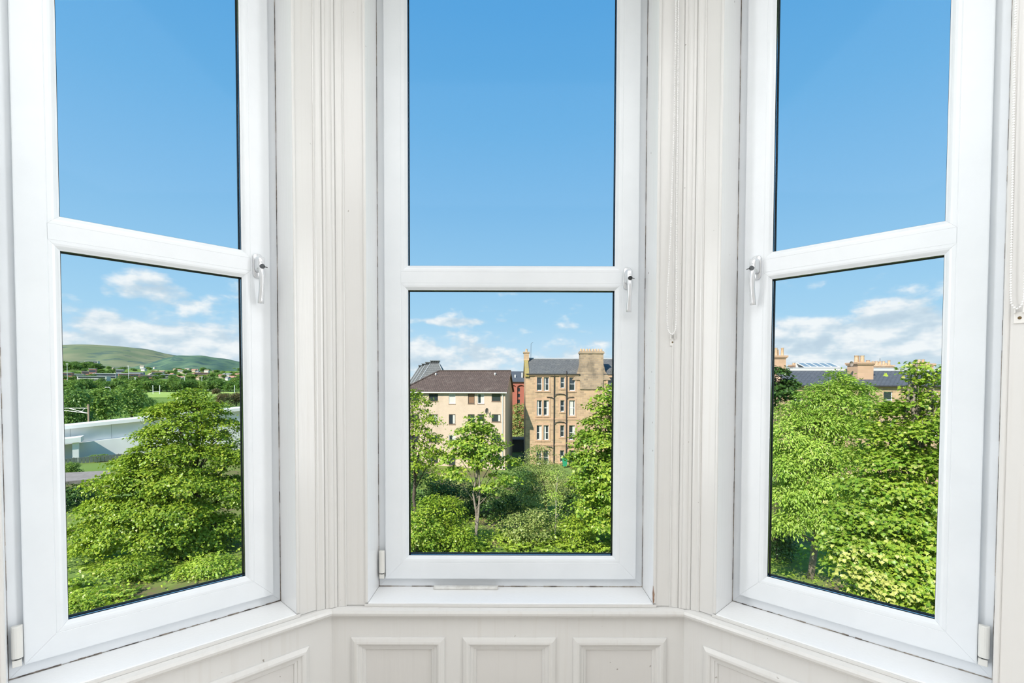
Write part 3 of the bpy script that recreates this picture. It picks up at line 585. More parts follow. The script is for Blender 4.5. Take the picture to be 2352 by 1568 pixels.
# right window
tree('maple_tree', 'near maple with large pale-flecked leaves filling the right window', 'tree', under(2105,17), LU([(2105,836,17.2,.24,.16),(2095,856,17.2,.30,.18),(2118,858,17.2,.3,.2),(2152,846,17,.22,.2),(2148,876,17,.35,.25),(2112,886,17.2,.38,.25),(2120,912,17.2,.45,.25),(2140,930,17,.6,.4),(2075,945,17.5,.7,.45),(2030,950,17.8,.6,.4),(2150,985,16.9,.9,.55),(2085,1000,17.2,1.0,.55),(2020,1005,17.6,.9,.55),(2000,1060,17.4,.9,.55),(2060,1065,17,1.1,.6),(2140,1065,16.7,1.0,.6),(1990,1120,17,.9,.5),(2040,1130,16.7,1.1,.6),(2115,1140,16.4,1.1,.6),(2170,1160,16.2,1.0,.7),(1960,1180,16.8,.9,.5),(2020,1195,16.4,1.1,.6),(2090,1210,16.1,1.1,.6),(2160,1250,15.8,1.0,.6),(1940,1250,16.4,.8,.45),(2000,1265,16.0,1.0,.55),(2075,1285,15.7,1.1,.6),(1960,1310,15.8,.8,.45),(2030,1340,15.5,1.0,.55),(2120,1340,15.3,1.1,.6),(2000,1385,15.3,.8,.45),(2080,1405,15.1,1.0,.5),(2160,1400,15,1.0,.6),(2230,1080,16.5,1.2,1.4),(2240,1300,15.5,1.2,1.2)]),
     1750, 17, .20, .145, LMAPLE, 'maple', .22, BARK, 12, .45, single=300)
tree('willow_tree', 'feathery yellow-green willow in the right window below the slate roofs', 'tree', under(1866,27), LU([(1926,866,26,.42,.35),(1940,880,26,.6,.4),(1900,895,26,.8,.45),(1975,898,26,.6,.45),(1862,915,26,.8,.5),(1925,925,25.8,1.3,.7),(1990,930,26,.7,.6),(1822,948,26,.8,.6),(1870,975,25.6,1.6,.9),(1945,985,25.4,1.4,.8),(1800,1005,25.6,1.2,.9),(1860,1045,25.2,1.6,.9),(1930,1050,25,1.3,.8),(1805,1075,25.2,1.3,.9),(1880,1110,24.8,1.5,.8),(1820,1140,24.8,1.3,.8),(1935,1130,24.6,1.1,.7),(1870,1180,24.4,1.3,.7),(1800,1200,24.6,.9,.6),(1910,1210,24.2,.9,.6)]),
     1250, 40, .24, .21, LASH, 'lance', .2, BARK, 13, .6, flat=.5, shell=.4)
tree('cherry_tree', 'small dark green tree at the left edge of the right window', 'tree', under(1788,33), LU([(1782,862,33,.8,.6),(1800,885,33,.8,.5),(1790,912,33,1.2,.8)]), 90, 26, .25, .19, LDARK_SHADE, 'lobed', .16, BARKD, 14)
# ------------------------------------------------------------------ bushes and undergrowth
for i, (label, px, py, Y, rx, rz, lm, n, sz) in enumerate((
    ('dark shady bush at the lower left of the middle window', 962,1135,39,2.6,2.0,LDARK_SHADE,170,.2), ('dark bush behind the slim maple stems', 1040,1150,41,2.6,1.9,LDARK_SHADE,170,.2), ('dark bush right of the slim maple', 1135,1160,41,2.2,1.7,LDARK_SHADE,150,.2),
    ('dark thicket below the gap between the buildings', 1195,1110,43,1.9,1.4,LDARK_SHADE,120,.2), ('dark bush behind the foot of the right maple', 1340,1160,38,1.8,1.5,LDARK_SHADE,120,.2),
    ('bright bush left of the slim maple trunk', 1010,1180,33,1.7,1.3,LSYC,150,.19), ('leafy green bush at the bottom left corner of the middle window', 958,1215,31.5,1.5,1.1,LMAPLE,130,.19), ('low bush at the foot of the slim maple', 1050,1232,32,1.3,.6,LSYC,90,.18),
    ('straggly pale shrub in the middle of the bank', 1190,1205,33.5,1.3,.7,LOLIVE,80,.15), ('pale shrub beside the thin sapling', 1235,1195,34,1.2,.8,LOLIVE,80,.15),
    ('low bush on the bank between sapling and right maple', 1325,1205,33,1.1,.7,LSYC,80,.18), ('yellow-green bush below the big sycamore', 480,1305,28,1.6,.7,LFERN,120,.17), ('bright bush in the bottom left corner of the left window', 200,1385,24.5,1.3,.6,LFERN,110,.16), ('low bush left of the leaf litter patch', 300,1300,27.5,1.5,.5,LSYC,100,.16), ('dark bush left below the path', 175,1150,44,2.2,1.6,LDARK_SHADE,130,.22),
    ('dark bush beside the grass in the right window', 1785,1225,30,.9,.9,LDARK_SHADE,70,.18), ('shady bush behind the trunk of the big sycamore', 530,1255,35,1.8,1.1,LDARK_SHADE,110,.2))):
    c = at(px, py, Y); lz = c.z; zb = GZ+.05; lump = [((c.x, c.y, lz), (rx, rx*.8, rz))]
    if lz-rz > zb+.3: lump += [((c.x+.2, c.y, (lz+zb)/2), (rx*.8, rx*.7, (lz-zb)/2))]
    tree('bush', label, 'bush', (c.x, c.y, zb), lump, n, 26, .26, sz, lm, 'leaf', .05, BARKD, 40+i, .3, group='bushes on the bank', sub=4)
def fern_mesh(seed):
    rg = np.random.default_rng(seed); P, N, A, S = [], [], [], []
    for f in range(12):
        a = rg.uniform(0, 2*np.pi); L = rg.uniform(.6,1.0); d = np.array([math.cos(a), math.sin(a), 0])
        for j in range(1, 13):
            t = j/13; p = d*L*t*.8+np.array([0,0,L*(.9*t-.65*t*t)]); s = np.array([-d[1], d[0], 0])
            for sg in (-1, 1): P.append(p); N.append(np.array([0,0,1])+d*.4+rg.normal(size=3)*.15); A.append(s*sg+d*.35-np.array([0,0,.15])); S.append(.26*(1-t)*rg.uniform(.8,1.1)+.03)
    return leaf_mesh('fronds', np.array(P), np.array(N), np.array(A), np.array(S), 'fern')
FM_ = [fern_mesh(60+i) for i in range(3)]
for m_ in FM_: m_.materials.append(LFERN)
rr = random.Random(21); k = 0
FP = [(1150+rr.uniform(0,255), rr.uniform(1225,1268)) for _ in range(46)]+[(955+rr.uniform(0,180), rr.uniform(1248,1272)) for _ in range(14)]+[(165+rr.uniform(0,330), rr.uniform(1300,1400)) for _ in range(44)]+[(1785+rr.uniform(0,80), rr.uniform(1255,1330)) for _ in range(10)]
for px, py in FP:
    if ((px-415)/95)**2+((py-1360)/32)**2 < 1: continue
    p = gat(px, py, GZ+.15); r = empty('fern', (p.x, p.y, GZ+.15), rr.uniform(0,6)); r.scale = [rr.uniform(.7,1.3)]*3
    side = 'middle' if 900 < px < 1500 else 'left' if px < 900 else 'right'
    tag(r, 'bright green fern clump on the bank seen low in the %s window' % side, 'fern', 'ferns low in the %s window' % side); tag(link('fronds', FM_[k%3], None, r), kind='stuff'); k += 1
# ground cover nobody could count
n = 42000; rg = np.random.default_rng(77)
Pg = np.empty((0,3))
for (x0, x1, y0, y1, q) in ((-34,-11,19,36,.42), (-9,9,28,44,.34), (14,30,22,36,.24)):
    c = int(n*q); xy = np.column_stack((rg.uniform(x0,x1,c), rg.uniform(y0,y1,c))); cl = np.sin(xy[:,0]*1.3+np.sin(xy[:,1]*.9)*2)*np.sin(xy[:,1]*1.1+np.sin(xy[:,0]*.7)*2)
    xy = xy[(cl+rg.normal(size=c)*.5) > -.15]; Pg = np.vstack((Pg, np.column_stack((xy, GZ+.1+rg.random(len(xy))**2*.75))))
_l = gat(410,1365); _q = ((Pg[:,0]-_l.x)/2.6)**2+((Pg[:,1]-_l.y)/1.5)**2; Pg = Pg[(_q > 1) | (rg.random(len(Pg)) < .12)]      # bare leaf litter
c = len(Pg)
o = link('ground_cover', leaf_mesh('ground_cover', Pg, np.array([0,0,.8])+rg.normal(size=(c,3))*.45, rg.normal(size=(c,3)), rg.uniform(.10,.26,c), 'leaf'), LFERN); tag(o, 'low nettles and weeds covering the bank under the trees', 'undergrowth', kind='stuff')
# ------------------------------------------------------------------ building materials
def masonry(name, c1, c2, mortar, bw, bh, msize=.02, stain=(.3,.24,.18), samt=.35):
    m = bpy.data.materials.new(name); m.use_nodes = True; nt = m.node_tree; p = nt.nodes['Principled BSDF']; p.inputs['Roughness'].default_value = .95; p.inputs['Specular IOR Level'].default_value = .15
    tc = nt.nodes.new('ShaderNodeTexCoord'); s3 = nt.nodes.new('ShaderNodeSeparateXYZ'); nt.links.new(tc.outputs['Object'], s3.inputs[0]); cb = nt.nodes.new('ShaderNodeCombineXYZ')
    nt.links.new(M_(nt, 'ADD', s3.outputs[0], s3.outputs[1]), cb.inputs[0]); nt.links.new(s3.outputs[2], cb.inputs[1])
    b = nt.nodes.new('ShaderNodeTexBrick'); nt.links.new(cb.outputs[0], b.inputs[0]); b.inputs['Scale'].default_value = 1; b.inputs['Brick Width'].default_value = bw; b.inputs['Row Height'].default_value = bh; b.inputs['Mortar Size'].default_value = msize
    b.inputs['Color1'].default_value = (*c1,1); b.inputs['Color2'].default_value = (*c2,1); b.inputs['Mortar'].default_value = (*mortar,1); b.inputs['Bias'].default_value = .0
    f = SS(nt, NOISE(nt, MAPV(nt, tc.outputs['Object'], (.5,.5,.22)), 1.2, 6, .65), .5, .72); c = MIX(nt, M_(nt, 'MULTIPLY', f, samt), b.outputs[0], stain)
    c = MIX(nt, SS(nt, NOISE(nt, tc.outputs['Object'], 2.6, 3), .3, .7), c, MIX(nt, .22, c, c1)); nt.links.new(c, p.inputs['Base Color'])
    bp = nt.nodes.new('ShaderNodeBump'); bp.inputs['Strength'].default_value = .5; bp.inputs['Distance'].default_value = .03; nt.links.new(b.outputs['Fac'], bp.inputs['Height']); bp.invert = True; nt.links.new(bp.outputs[0], p.inputs['Normal'])
    MATS[name] = m; return m
def rooftile(name, c1, c2, bw, bh, patch):
    m = bpy.data.materials.new(name); m.use_nodes = True; nt = m.node_tree; p = nt.nodes['Principled BSDF']; p.inputs['Roughness'].default_value = .8; p.inputs['Specular IOR Level'].default_value = .25
    tc = nt.nodes.new('ShaderNodeTexCoord'); s3 = nt.nodes.new('ShaderNodeSeparateXYZ'); nt.links.new(tc.outputs['Object'], s3.inputs[0]); cb = nt.nodes.new('ShaderNodeCombineXYZ')
    nt.links.new(s3.outputs[0], cb.inputs[0]); nt.links.new(M_(nt, 'MULTIPLY', s3.outputs[1], 1.2), cb.inputs[1])
    b = nt.nodes.new('ShaderNodeTexBrick'); nt.links.new(cb.outputs[0], b.inputs[0]); b.inputs['Scale'].default_value = 1; b.inputs['Brick Width'].default_value = bw; b.inputs['Row Height'].default_value = bh; b.inputs['Mortar Size'].default_value = .03
    b.inputs['Color1'].default_value = (*c1,1); b.inputs['Color2'].default_value = (*c2,1); b.inputs['Mortar'].default_value = (c1[0]*.45, c1[1]*.45, c1[2]*.45, 1)
    c = MIX(nt, M_(nt, 'MULTIPLY', SS(nt, NOISE(nt, tc.outputs['Object'], .9, 6, .7), .52, .7), .5), b.outputs[0], patch); nt.links.new(c, p.inputs['Base Color'])
    bp = nt.nodes.new('ShaderNodeBump'); bp.inputs['Strength'].default_value = .6; bp.inputs['Distance'].default_value = .05; nt.links.new(b.outputs['Fac'], bp.inputs['Height']); bp.invert = True; nt.links.new(bp.outputs[0], p.inputs['Normal'])
    MATS[name] = m; return m
BEIGE = masonry('beige_brick', (.68,.52,.40), (.62,.475,.365), (.70,.56,.44), .30, .10, .012, (.40,.29,.21), .35)
SAND = masonry('sandstone_rubble', (.64,.43,.265), (.42,.29,.19), (.56,.41,.28), .62, .30, .03, (.24,.185,.135), .5)
SANDP = masonry('pink_sandstone', (.62,.40,.27), (.55,.36,.24), (.58,.39,.27), .9, .4, .02, (.32,.21,.15), .35)
REDB = masonry('red_brick', (.47,.15,.10), (.42,.13,.09), (.45,.18,.14), .3, .1, .012, (.25,.08,.06), .3)
PANT = rooftile('brown_pantile', (.15,.105,.088), (.11,.078,.066), .30, .36, (.20,.155,.13)); SLATE = rooftile('grey_slate', (.175,.172,.168), (.13,.13,.132), .45, .3, (.25,.235,.20)); SLATEB = rooftile('blue_slate', (.115,.125,.145), (.098,.107,.125), .5, .3, (.15,.155,.165))
WHITEF = mat('white_window_frame', (.78,.78,.77), .5); DARKF = mat('dark_window_frame', (.06,.045,.035), .5); PIPE = mat('cast_iron_pipe', (.045,.04,.04), .6); LEADM = mat('lead_flashing', (.42,.43,.44), .6); POTM = mat('clay_chimney_pot', (.52,.33,.20), .85, (.60,.45,.30), 3); BLIND = mat('pale_curtain', (.62,.60,.55), .9); CONC = mat('white_concrete', (.84,.83,.81), .8, (.77,.76,.74), .4)
GUTTER = mat('white_gutter', (.66,.64,.61), .5); DISHM = mat('dish_grey', (.25,.20,.17), .6); CURTB = mat('brown_blind', (.26,.15,.09), .9)
PANE = mat('dark_pane', (.035,.045,.055), .04, spec=.8)
def win(root, x0, x1, z0, z1, y, frame, fw=.07, bars=(), curtain=None, cut=.5, rev=.14, name='window'):
    # window set back in its opening: frame, pane, optional glazing bars and curtain; facade faces -y
    f = MB(); yy = y+rev
    f.box(x0,x0+fw,yy-.05,yy+.03,z0,z1); f.box(x1-fw,x1,yy-.05,yy+.03,z0,z1); f.box(x0+fw,x1-fw,yy-.05,yy+.03,z0,z0+fw*1.3); f.box(x0+fw,x1-fw,yy-.05,yy+.03,z1-fw,z1)
    for kind, q in bars:
        if kind == 'h': f.box(x0+fw, x1-fw, yy-.045, yy+.02, z0+(z1-z0)*q-fw*.5, z0+(z1-z0)*q+fw*.5)
        else: f.box(x0+(x1-x0)*q-fw*.35, x0+(x1-x0)*q+fw*.35, yy-.045, yy+.02, z0+fw, z1-fw)
    w = f.build(name, frame, root); MB().box(x0+fw*.8, x1-fw*.8, yy-.012, yy, z0+fw*.8, z1-fw*.8).build('pane', PANE, w)
    if curtain:
        xa, xb = (x0+fw, x0+fw+(x1-x0-2*fw)*cut) if cut > 0 else (x1-fw+(x1-x0-2*fw)*cut, x1-fw)
        MB().box(xa, xb, yy-.018, yy-.0125, z0+fw*1.3, z1-fw).build('curtain', curtain, w)
    return w
def wall_with_holes(mb, x0, x1, z0, z1, y0, y1, holes):
    # solid wall slab cut by rectangular openings (grid of blocks)
    xs = sorted({x0, x1, *[h[0] for h in holes], *[h[1] for h in holes]}); zs = sorted({z0, z1, *[h[2] for h in holes], *[h[3] for h in holes]})
    for zi in range(len(zs)-1):
        run = None
        for xi in range(len(xs)-1):
            cx, cz = (xs[xi]+xs[xi+1])/2, (zs[zi]+zs[zi+1])/2
            hole = any(h[0] < cx < h[1] and h[2] < cz < h[3] for h in holes)
            if not hole: run = (run[0], xs[xi+1]) if run else (xs[xi], xs[xi+1])
            if (hole or xi == len(xs)-2) and run: mb.box(run[0], run[1], y0, y1, zs[zi], zs[zi+1]); run = None
    return mb
# ------------------------------------------------------------------ beige flats with the brown tiled roof
B0 = Vector((-.90, 65.0, GZ)); BR = -math.radians(6.0)
fl_ = tag(empty('apartment_block', B0, BR), 'beige brick block of flats with a brown tiled roof', 'building')
def fpx(px, py, root_loc, rz, yl=0):           # pixel -> local x,z on the facade plane (local y = yl) of a building
    v = ray(px, py); c, s_ = math.cos(rz), math.sin(rz); n = Vector((-s_, c, 0)); o = Vector(root_loc)+n*yl
    t = (o-EYE).dot(n)/v.dot(n); p = EYE+v*t-Vector(root_loc); return p.x*c+p.y*s_, p.z
XL, _ = fpx(922, 900, B0, BR); ZE = fpx(1100, 899, B0, BR)[1]; ZR = fpx(1100, 851.5, B0, BR, 4.6)[1]; DEP = 9.2
cols = [(985,1006,'w'), (1031,1046,'n'), (1075,1090,'n'), (1097,1112,'n'), (1129.5,1150,'w'), (941,962,'w')]
holes = []; wins = []
for r in range(4):
    dy = 47.2*r
    for ci, (a, b, t) in enumerate(cols):
        x0, z1 = fpx(a, 904+dy, B0, BR); x1, z0 = fpx(b, (921.5 if t == 'w' else 927)+dy, B0, BR); holes.append((x0, x1, z0, z1)); wins.append((x0, x1, z0, z1, r, ci))
m = wall_with_holes(MB(), XL, 0, 0, ZE, 0, .28, holes); m.box(XL, XL+.28, .28, DEP, 0, ZE); m.box(-.28, 0, .28, DEP, 0, ZE); m.box(XL+.28, -.28, DEP-.28, DEP, 0, ZE)
m.add([(0,0,ZE),(0,DEP,ZE),(0,DEP/2,ZR-.15),(-.28,0,ZE),(-.28,DEP,ZE),(-.28,DEP/2,ZR-.15)], [(0,1,2),(5,4,3),(0,2,5,3),(2,1,4,5),(1,0,3,4)]); m.build('wall', BEIGE, fl_)
rr = random.Random(4)
for x0, x1, z0, z1, r, ci in wins:
    cur = {(0,1): (BLIND,1), (0,2): (CURTB,1), (0,3): (BLIND,-.55), (1,0): (BLIND,-.45), (1,1): (BLIND,-.4), (1,4): (BLIND,-.25), (2,1): (BLIND,-.5)}.get((r,ci))
    win(fl_, x0, x1, z0, z1, 0, WHITEF if ci in (1,3) and (r+ci)%2 else DARKF, .07, (), cur[0] if cur else None, cur[1] if cur else .5, .10)
    s = MB().box(x0-.05, x1+.05, -.04, .10, z0-.08, z0-.001).build('sill', mat('brown_sill', (.30,.20,.14), .8), fl_)
XR = fpx(1009, 851.5, B0, BR, 4.6)[0]; oh = .35; t = .12
rf = MB()
def slab(pts):   # thin roof slab from coplanar points
    n = (Vector(pts[1])-Vector(pts[0])).cross(Vector(pts[2])-Vector(pts[0])).normalized(); n = n if n.z > 0 else -n; k = len(pts)
    rf.add(pts+[tuple(Vector(p)-n*t) for p in pts], [tuple(range(k)), tuple(range(2*k-1, k-1, -1))]+[(i, (i+1)%k, (i+1)%k+k, i+k) for i in range(k)])
e = ZE-.05; xl = XL-oh
slab([(xl,-oh,e), (.25,-oh,e), (.25,DEP/2,ZR), (XR,DEP/2,ZR)]); slab([(.25,DEP+oh,e), (xl,DEP+oh,e), (XR,DEP/2,ZR), (.25,DEP/2,ZR)]); slab([(xl,DEP+oh,e), (xl,-oh,e), (XR,DEP/2,ZR)])
roof = rf.build('roof', PANT, fl_)
MB().tube([(XR,DEP/2,ZR+.02), (.25,DEP/2,ZR+.02)], .11, 8).build('ridge_tiles', PANT, roof); MB().tube([(xl,-oh,e+.05), (XR,DEP/2,ZR+.02)], .11, 8).build('hip_tiles', PANT, roof)
MB().box(xl, .25, -oh-.10, -oh+.02, e-.16, e-.02).build('gutter', GUTTER, roof); MB().add([(.26,-oh,e-.2),(.26,DEP/2,ZR-.17),(.26,DEP/2,ZR+.03),(.26,-oh,e+.02),(.31,-oh,e-.2),(.31,DEP/2,ZR-.17),(.31,DEP/2,ZR+.03),(.31,-oh,e+.02)], [(0,1,2,3),(7,6,5,4),(0,4,5,1),(1,5,6,2),(2,6,7,3),(3,7,4,0)]).build('verge_board', mat('brown_board', (.18,.11,.08), .7), roof)
for px, py in ((1001,862), (1137,861)):
    x, z = fpx(px, py, B0, BR, 3.6); v = MB().tube([(x,3.6,z-.8), (x,3.6,z+.15)], .10, 8); v.box(x-.3, x+.3, 3.3, 3.9, z-.62, z-.5); v.tube([(x-.0,3.6,z+.15), (x,3.6,z+.32)], [.16,.12], 8); v.build('roof_vent', GUTTER, roof)
x, z = fpx(1114, 943, B0, BR); d_ = MB()
for j in range(6):
    rad = .40*j/5; d_.v += [(x+.35+rad*math.cos(a)*.5+rad*math.sin(a)*0, -.55-.05+.0*rad-.35*(1-(j/5)**2)*-.35+rad*math.cos(a)*.55, z+rad*math.sin(a)*1.0) for a in [2*math.pi*i/16 for i in range(16)]]
for j in range(5):
    for i in range(16): d_.f.append((j*16+i, j*16+(i+1)%16, (j+1)*16+(i+1)%16, (j+1)*16+i))
dish = d_.build('satellite_dish', DISHM, fl_, True); MB().tube([(x+.35,0,z-.1), (x+.35,-.35,z-.05), (x+.35,-.5,z)], .04, 6).build('bracket', PIPE, dish)
MB().tube([(-.35,-.07,ZE-.2), (-.35,-.07,.1)], .055, 8).build('drain_pipe', GUTTER, fl_)
# ------------------------------------------------------------------ sandstone tenement with the tall chimney
T0 = Vector((at(1207,900,70).x, 70, GZ)); te = tag(empty('tenement', T0, 0), 'sandstone tenement with a tall chimney stack and paired sash windows', 'building')
X1 = 17.5; tz = lambda py: fpx(1300, py, T0, 0)[1]; tx = lambda px: fpx(px, 900, T0, 0)[0]
ZE, ZR, TD = tz(858), fpx(1300, 824, T0, 0, 4.4)[1], 8.8
rows = [(866,897,891), (919,954,945), (976.5,1010,1003), (1034,1066,1060)]
tw = []
for a, b, c in rows:
    for x0, x1, kd in ((1233,1244.5,'p'), (1249,1260.5,'p'), (1287.5,1296.5,'s'), (1307.5,1320.5,'t'), (1396,1409,'t'), (1430,1443,'t'), (1447,1460,'t')): tw.append((tx(x0), tx(x1), tz(c if kd == 's' else b), tz(a), kd))
m = wall_with_holes(MB(), 0, X1, 0, ZE, 0, .5, [w[:4] for w in tw]); m.box(0, .5, .5, TD, 0, ZE); m.box(X1-.5, X1, .5, TD, 0, ZE); m.box(.5, X1-.5, TD-.5, TD, 0, ZE)
for xx in (.0, X1-.5): m.add([(xx,0,ZE),(xx,TD,ZE),(xx,TD/2,ZR),(xx+.5,0,ZE),(xx+.5,TD,ZE),(xx+.5,TD/2,ZR)], [(0,1,2),(5,4,3),(0,2,5,3),(2,1,4,5),(1,0,3,4)])
m.build('wall', SAND, te)
for i, (x0, x1, z0, z1, kd) in enumerate(tw):
    cur = {1: .35, 7: .4, 8: -.4, 10: .8, 14: -.5, 15: .45, 17: -.35}.get(i)
    win(te, x0, x1, z0, z1, 0, WHITEF, .075, (('h',.5),), BLIND if cur else None, cur or .5, .16, 'sash_window')
    j = .24; jl = .14 if kd == 'p' and i%7 == 1 else j; jr = .14 if kd == 'p' and i%7 == 0 else j; s = MB().box(x0-jl, x0, -.06, .1, z0-.24, z1+.28); s.box(x1, x1+jr, -.06, .1, z0-.24, z1+.28); s.box(x0, x1, -.06, .1, z1, z1+.28); s.box(x0, x1, -.09, .1, z0-.24, z0); s.build('window_surround', SANDP, te)
for py in (962, 1021): MB().box(tx(1228), tx(1332), -.08, .05, tz(py)-.12, tz(py)+.12).build('string_course', SANDP, te)
MB().box(.05, tx(1330), -.22, .1, ZE-.28, ZE-.02).build('eaves_course', SANDP, te)
rf = MB(); t = .14; slab([(.45,-.2,ZE-.03), (X1-.45,-.2,ZE-.03), (X1-.45,TD/2,ZR), (.45,TD/2,ZR)]); slab([(X1-.45,TD+.2,ZE-.03), (.45,TD+.2,ZE-.03), (.45,TD/2,ZR), (X1-.45,TD/2,ZR)])
roof = rf.build('roof', SLATE, te); MB().tube([(.4,TD/2,ZR+.03), (X1-.4,TD/2,ZR+.03)], .12, 8).build('ridge', LEADM, roof)
MB().box(.1, tx(1331), -.34, -.2, ZE-.14, ZE).build('gutter', PIPE, roof)
# raised gable skew on the left end
m = MB()
for sg in (0, 1):
    y0, y1 = (-.25, TD/2) if sg == 0 else (TD+.25, TD/2); m.add([(-.12,y0,ZE+.0),(.5,y0,ZE+.0),(.5,y1,ZR+.28),(-.12,y1,ZR+.28),(-.12,y0,ZE-.45),(.5,y0,ZE-.45),(.5,y1,ZR-.15),(-.12,y1,ZR-.15)], [(0,1,2,3),(7,6,5,4),(0,4,5,1),(1,5,6,2),(2,6,7,3),(3,7,4,0)])
sk = m.build('gable_skew', mat('lichen_stone', (.30,.24,.13), .95, (.40,.30,.08), 2.5), te)
st = MB().box(-.15, .62, TD/2-.9, TD/2+.9, ZR-.3, ZR+.85); st.box(-.25, .72, TD/2-1.0, TD/2+1.0, ZR+.85, ZR+1.0); g = st.build('gable_chimney', SAND, te)
for yy in (-.6, 0, .6): MB().tube([(.24,TD/2+yy,ZR+1.0), (.24,TD/2+yy,ZR+1.45)], [.17,.13], 10).build('chimney_pot', POTM, g)
MB().tube([(.9,TD/2,ZR), (.95,TD/2,ZR+2.3), (1.25,TD/2,ZR+2.5)], .025, 5).build('aerial', PIPE, roof)
# wall-head chimney flush with the facade
cx0, cx1 = tx(1331.5), tx(1385); zt = tz(806)
m = MB().box(cx0, cx1, -.18, 1.0, ZE-2.2, zt-.35); m.box(cx0-.12, cx1+.12, -.3, 1.12, zt-.35, zt-.15); m.box(cx0-.05, cx1+.05, -.22, 1.05, zt-.15, zt)
for sg, xx in ((-1,cx0), (1,cx1)): m.prism([(xx,-.12), (xx+sg*.001,-.12), (xx+sg*.001,.6), (xx,.6)], ZE-2, ZE); m.add([(xx,-.14,ZE+1.5),(xx,-.14,ZE-.9),(xx+sg*1.1,-.14,ZE-.9),(xx+sg*.25,-.14,ZE+.4),(xx,.7,ZE+1.5),(xx,.7,ZE-.9),(xx+sg*1.1,.7,ZE-.9),(xx+sg*.25,.7,ZE+.4)], [(0,1,2,3),(7,6,5,4),(0,4,5,1),(1,5,6,2),(2,6,7,3),(3,7,4,0)])
ch = m.build('chimney_stack', masonry('sooty_sandstone', (.50,.36,.24), (.30,.225,.165), (.42,.33,.25), .6, .3, .03, (.13,.11,.09), .75), te)
for i in range(8):
    xx = cx0+.22+(cx1-cx0-.44)*i/7; MB().tube([(xx,.42,zt), (xx,.42,zt+.12), (xx,.42,zt+.36)], [.16,.17,.13], 10).build('chimney_pot', POTM, ch)
# drain pipes with branch runs
for px, top in ((1272.5,858), (1301,852)):
    x = tx(px); m = MB().tube([(x,-.16,tz(top)), (x,-.16,.2)], .075, 8)
    for py in (905, 912, 969, 1026):
        sg = 1 if (py+int(px))%2 else -1; zz = tz(py); m.tube([(x,-.16,zz-.25), (x+sg*.35,-.14,zz), (x+sg*1.05,-.12,zz+.05)], .055, 6)
    m.build('drain_pipe', PIPE, te)
# dormer roof to the right of the chimney
rf = MB(); x = tx(1397); 
rf.add([(x,-.1,ZE),(x+2.6,-.1,ZE),(x+1.3,-.1,ZE+1.5),(x+1.3,3.2,ZE+1.5),(x,.2,ZE),(x+2.6,.2,ZE)], [(0,1,2),(0,2,3,4),(1,5,3,2)]); rf.build('dormer_roof', SLATE, te)
# green wheelie bin by the tenement door
b0 = at(1297,1068,67.2); bn = tag(empty('wheelie_bin', (b0.x, b0.y, GZ+.12)), 'green wheelie bin at the foot of the tenement', 'bin'); GRN = mat('bin_green', (.03,.30,.16), .5)
MB().loft([[(-.26,-.30,.08),(.26,-.30,.08),(.26,.30,.08),(-.26,.30,.08)], [(-.34,-.38,1.05),(.34,-.38,1.05),(.34,.38,1.05),(-.34,.38,1.05)]]).build('body', GRN, bn); MB().loft([[(-.38,-.42,1.05),(.38,-.42,1.05),(.38,.42,1.05),(-.38,.42,1.05)], [(-.34,-.40,1.14),(.34,-.40,1.14),(.34,.40,1.2),(-.34,.40,1.2)]]).build('lid', GRN, bn)
for sg in (-1, 1): MB().tube([(sg*.26,.34,.1), (sg*.33,.34,.1)], .1, 10).build('wheel', PIPE, bn)
# ------------------------------------------------------------------ red brick bond building behind the gap
W0 = Vector((-16, 112, GZ)); wb = tag(empty('warehouse', W0), 'red brick warehouse with arched bays seen in the gap', 'building')
wz = lambda py: fpx(1190, py, W0, 0)[1]; wx = lambda px: fpx(px, 890, W0, 0)[0]; ZE, ZR = wz(876), fpx(1190, 852.5, W0, 0, 7)[1]; X1 = 32
bays = [(wx(1188+19.5*i), wx(1188+19.5*i+17)) for i in range(-5, 6)]
hol = []
for a, b in bays:
    c = (a+b)/2-.5
    for p0, p1 in ((891,899), (904.5,912), (917.5,926), (934,942), (950,958)): hol.append((c-.3, c+.3, wz(p1), wz(p0)))
m = wall_with_holes(MB(), 0, X1, 0, ZE, .35, .7, hol); m.box(0, .5, .7, 14, 0, ZE); m.box(X1-.5, X1, .7, 14, 0, ZE); m.box(.5, X1-.5, 13.5, 14, 0, ZE)
m.build('wall', REDB, wb); ax = [0]+[q for ab in bays for q in ab]+[X1]
for i in range(0, len(ax), 2): MB().box(ax[i], ax[i+1], 0, .35, 0, ZE-.001).build('pilaster', REDB, wb)
for a, b in bays:
    za = wz(890); r = (b-a)/2; m = MB(); N = 12; k = [(a+r-r*math.cos(math.pi*i/N), za+r*.75*math.sin(math.pi*i/N)) for i in range(N+1)]
    for (xa, z0), (xb, z1) in zip(k, k[1:]): m.add([(xa,0,z0),(xb,0,z1),(xb,0,ZE-.001),(xa,0,ZE-.001),(xa,.35,z0),(xb,.35,z1),(xb,.35,ZE-.001),(xa,.35,ZE-.001)], [(0,1,2,3),(7,6,5,4),(0,4,5,1)])
    m.build('arch', REDB, wb)
for h in hol: win(wb, *h, .35, DARKF, .05, (), None, .5, .12)
rf = MB(); t = .15; slab([(-.3,-.4,ZE), (X1+.3,-.4,ZE), (X1+.3,7,ZR), (-.3,7,ZR)]); slab([(X1+.3,14.4,ZE), (-.3,14.4,ZE), (-.3,7,ZR), (X1+.3,7,ZR)]); roof = rf.build('roof', SLATEB, wb)
for px, py in ((1183,863), (1183,873), (1199,858)): xx, zz = fpx(px, py, W0, 0, 3); MB().box(xx-.15, xx+.15, 2.4, 2.8, zz-1.2, zz+.25).build('roof_vent', GUTTER, roof)
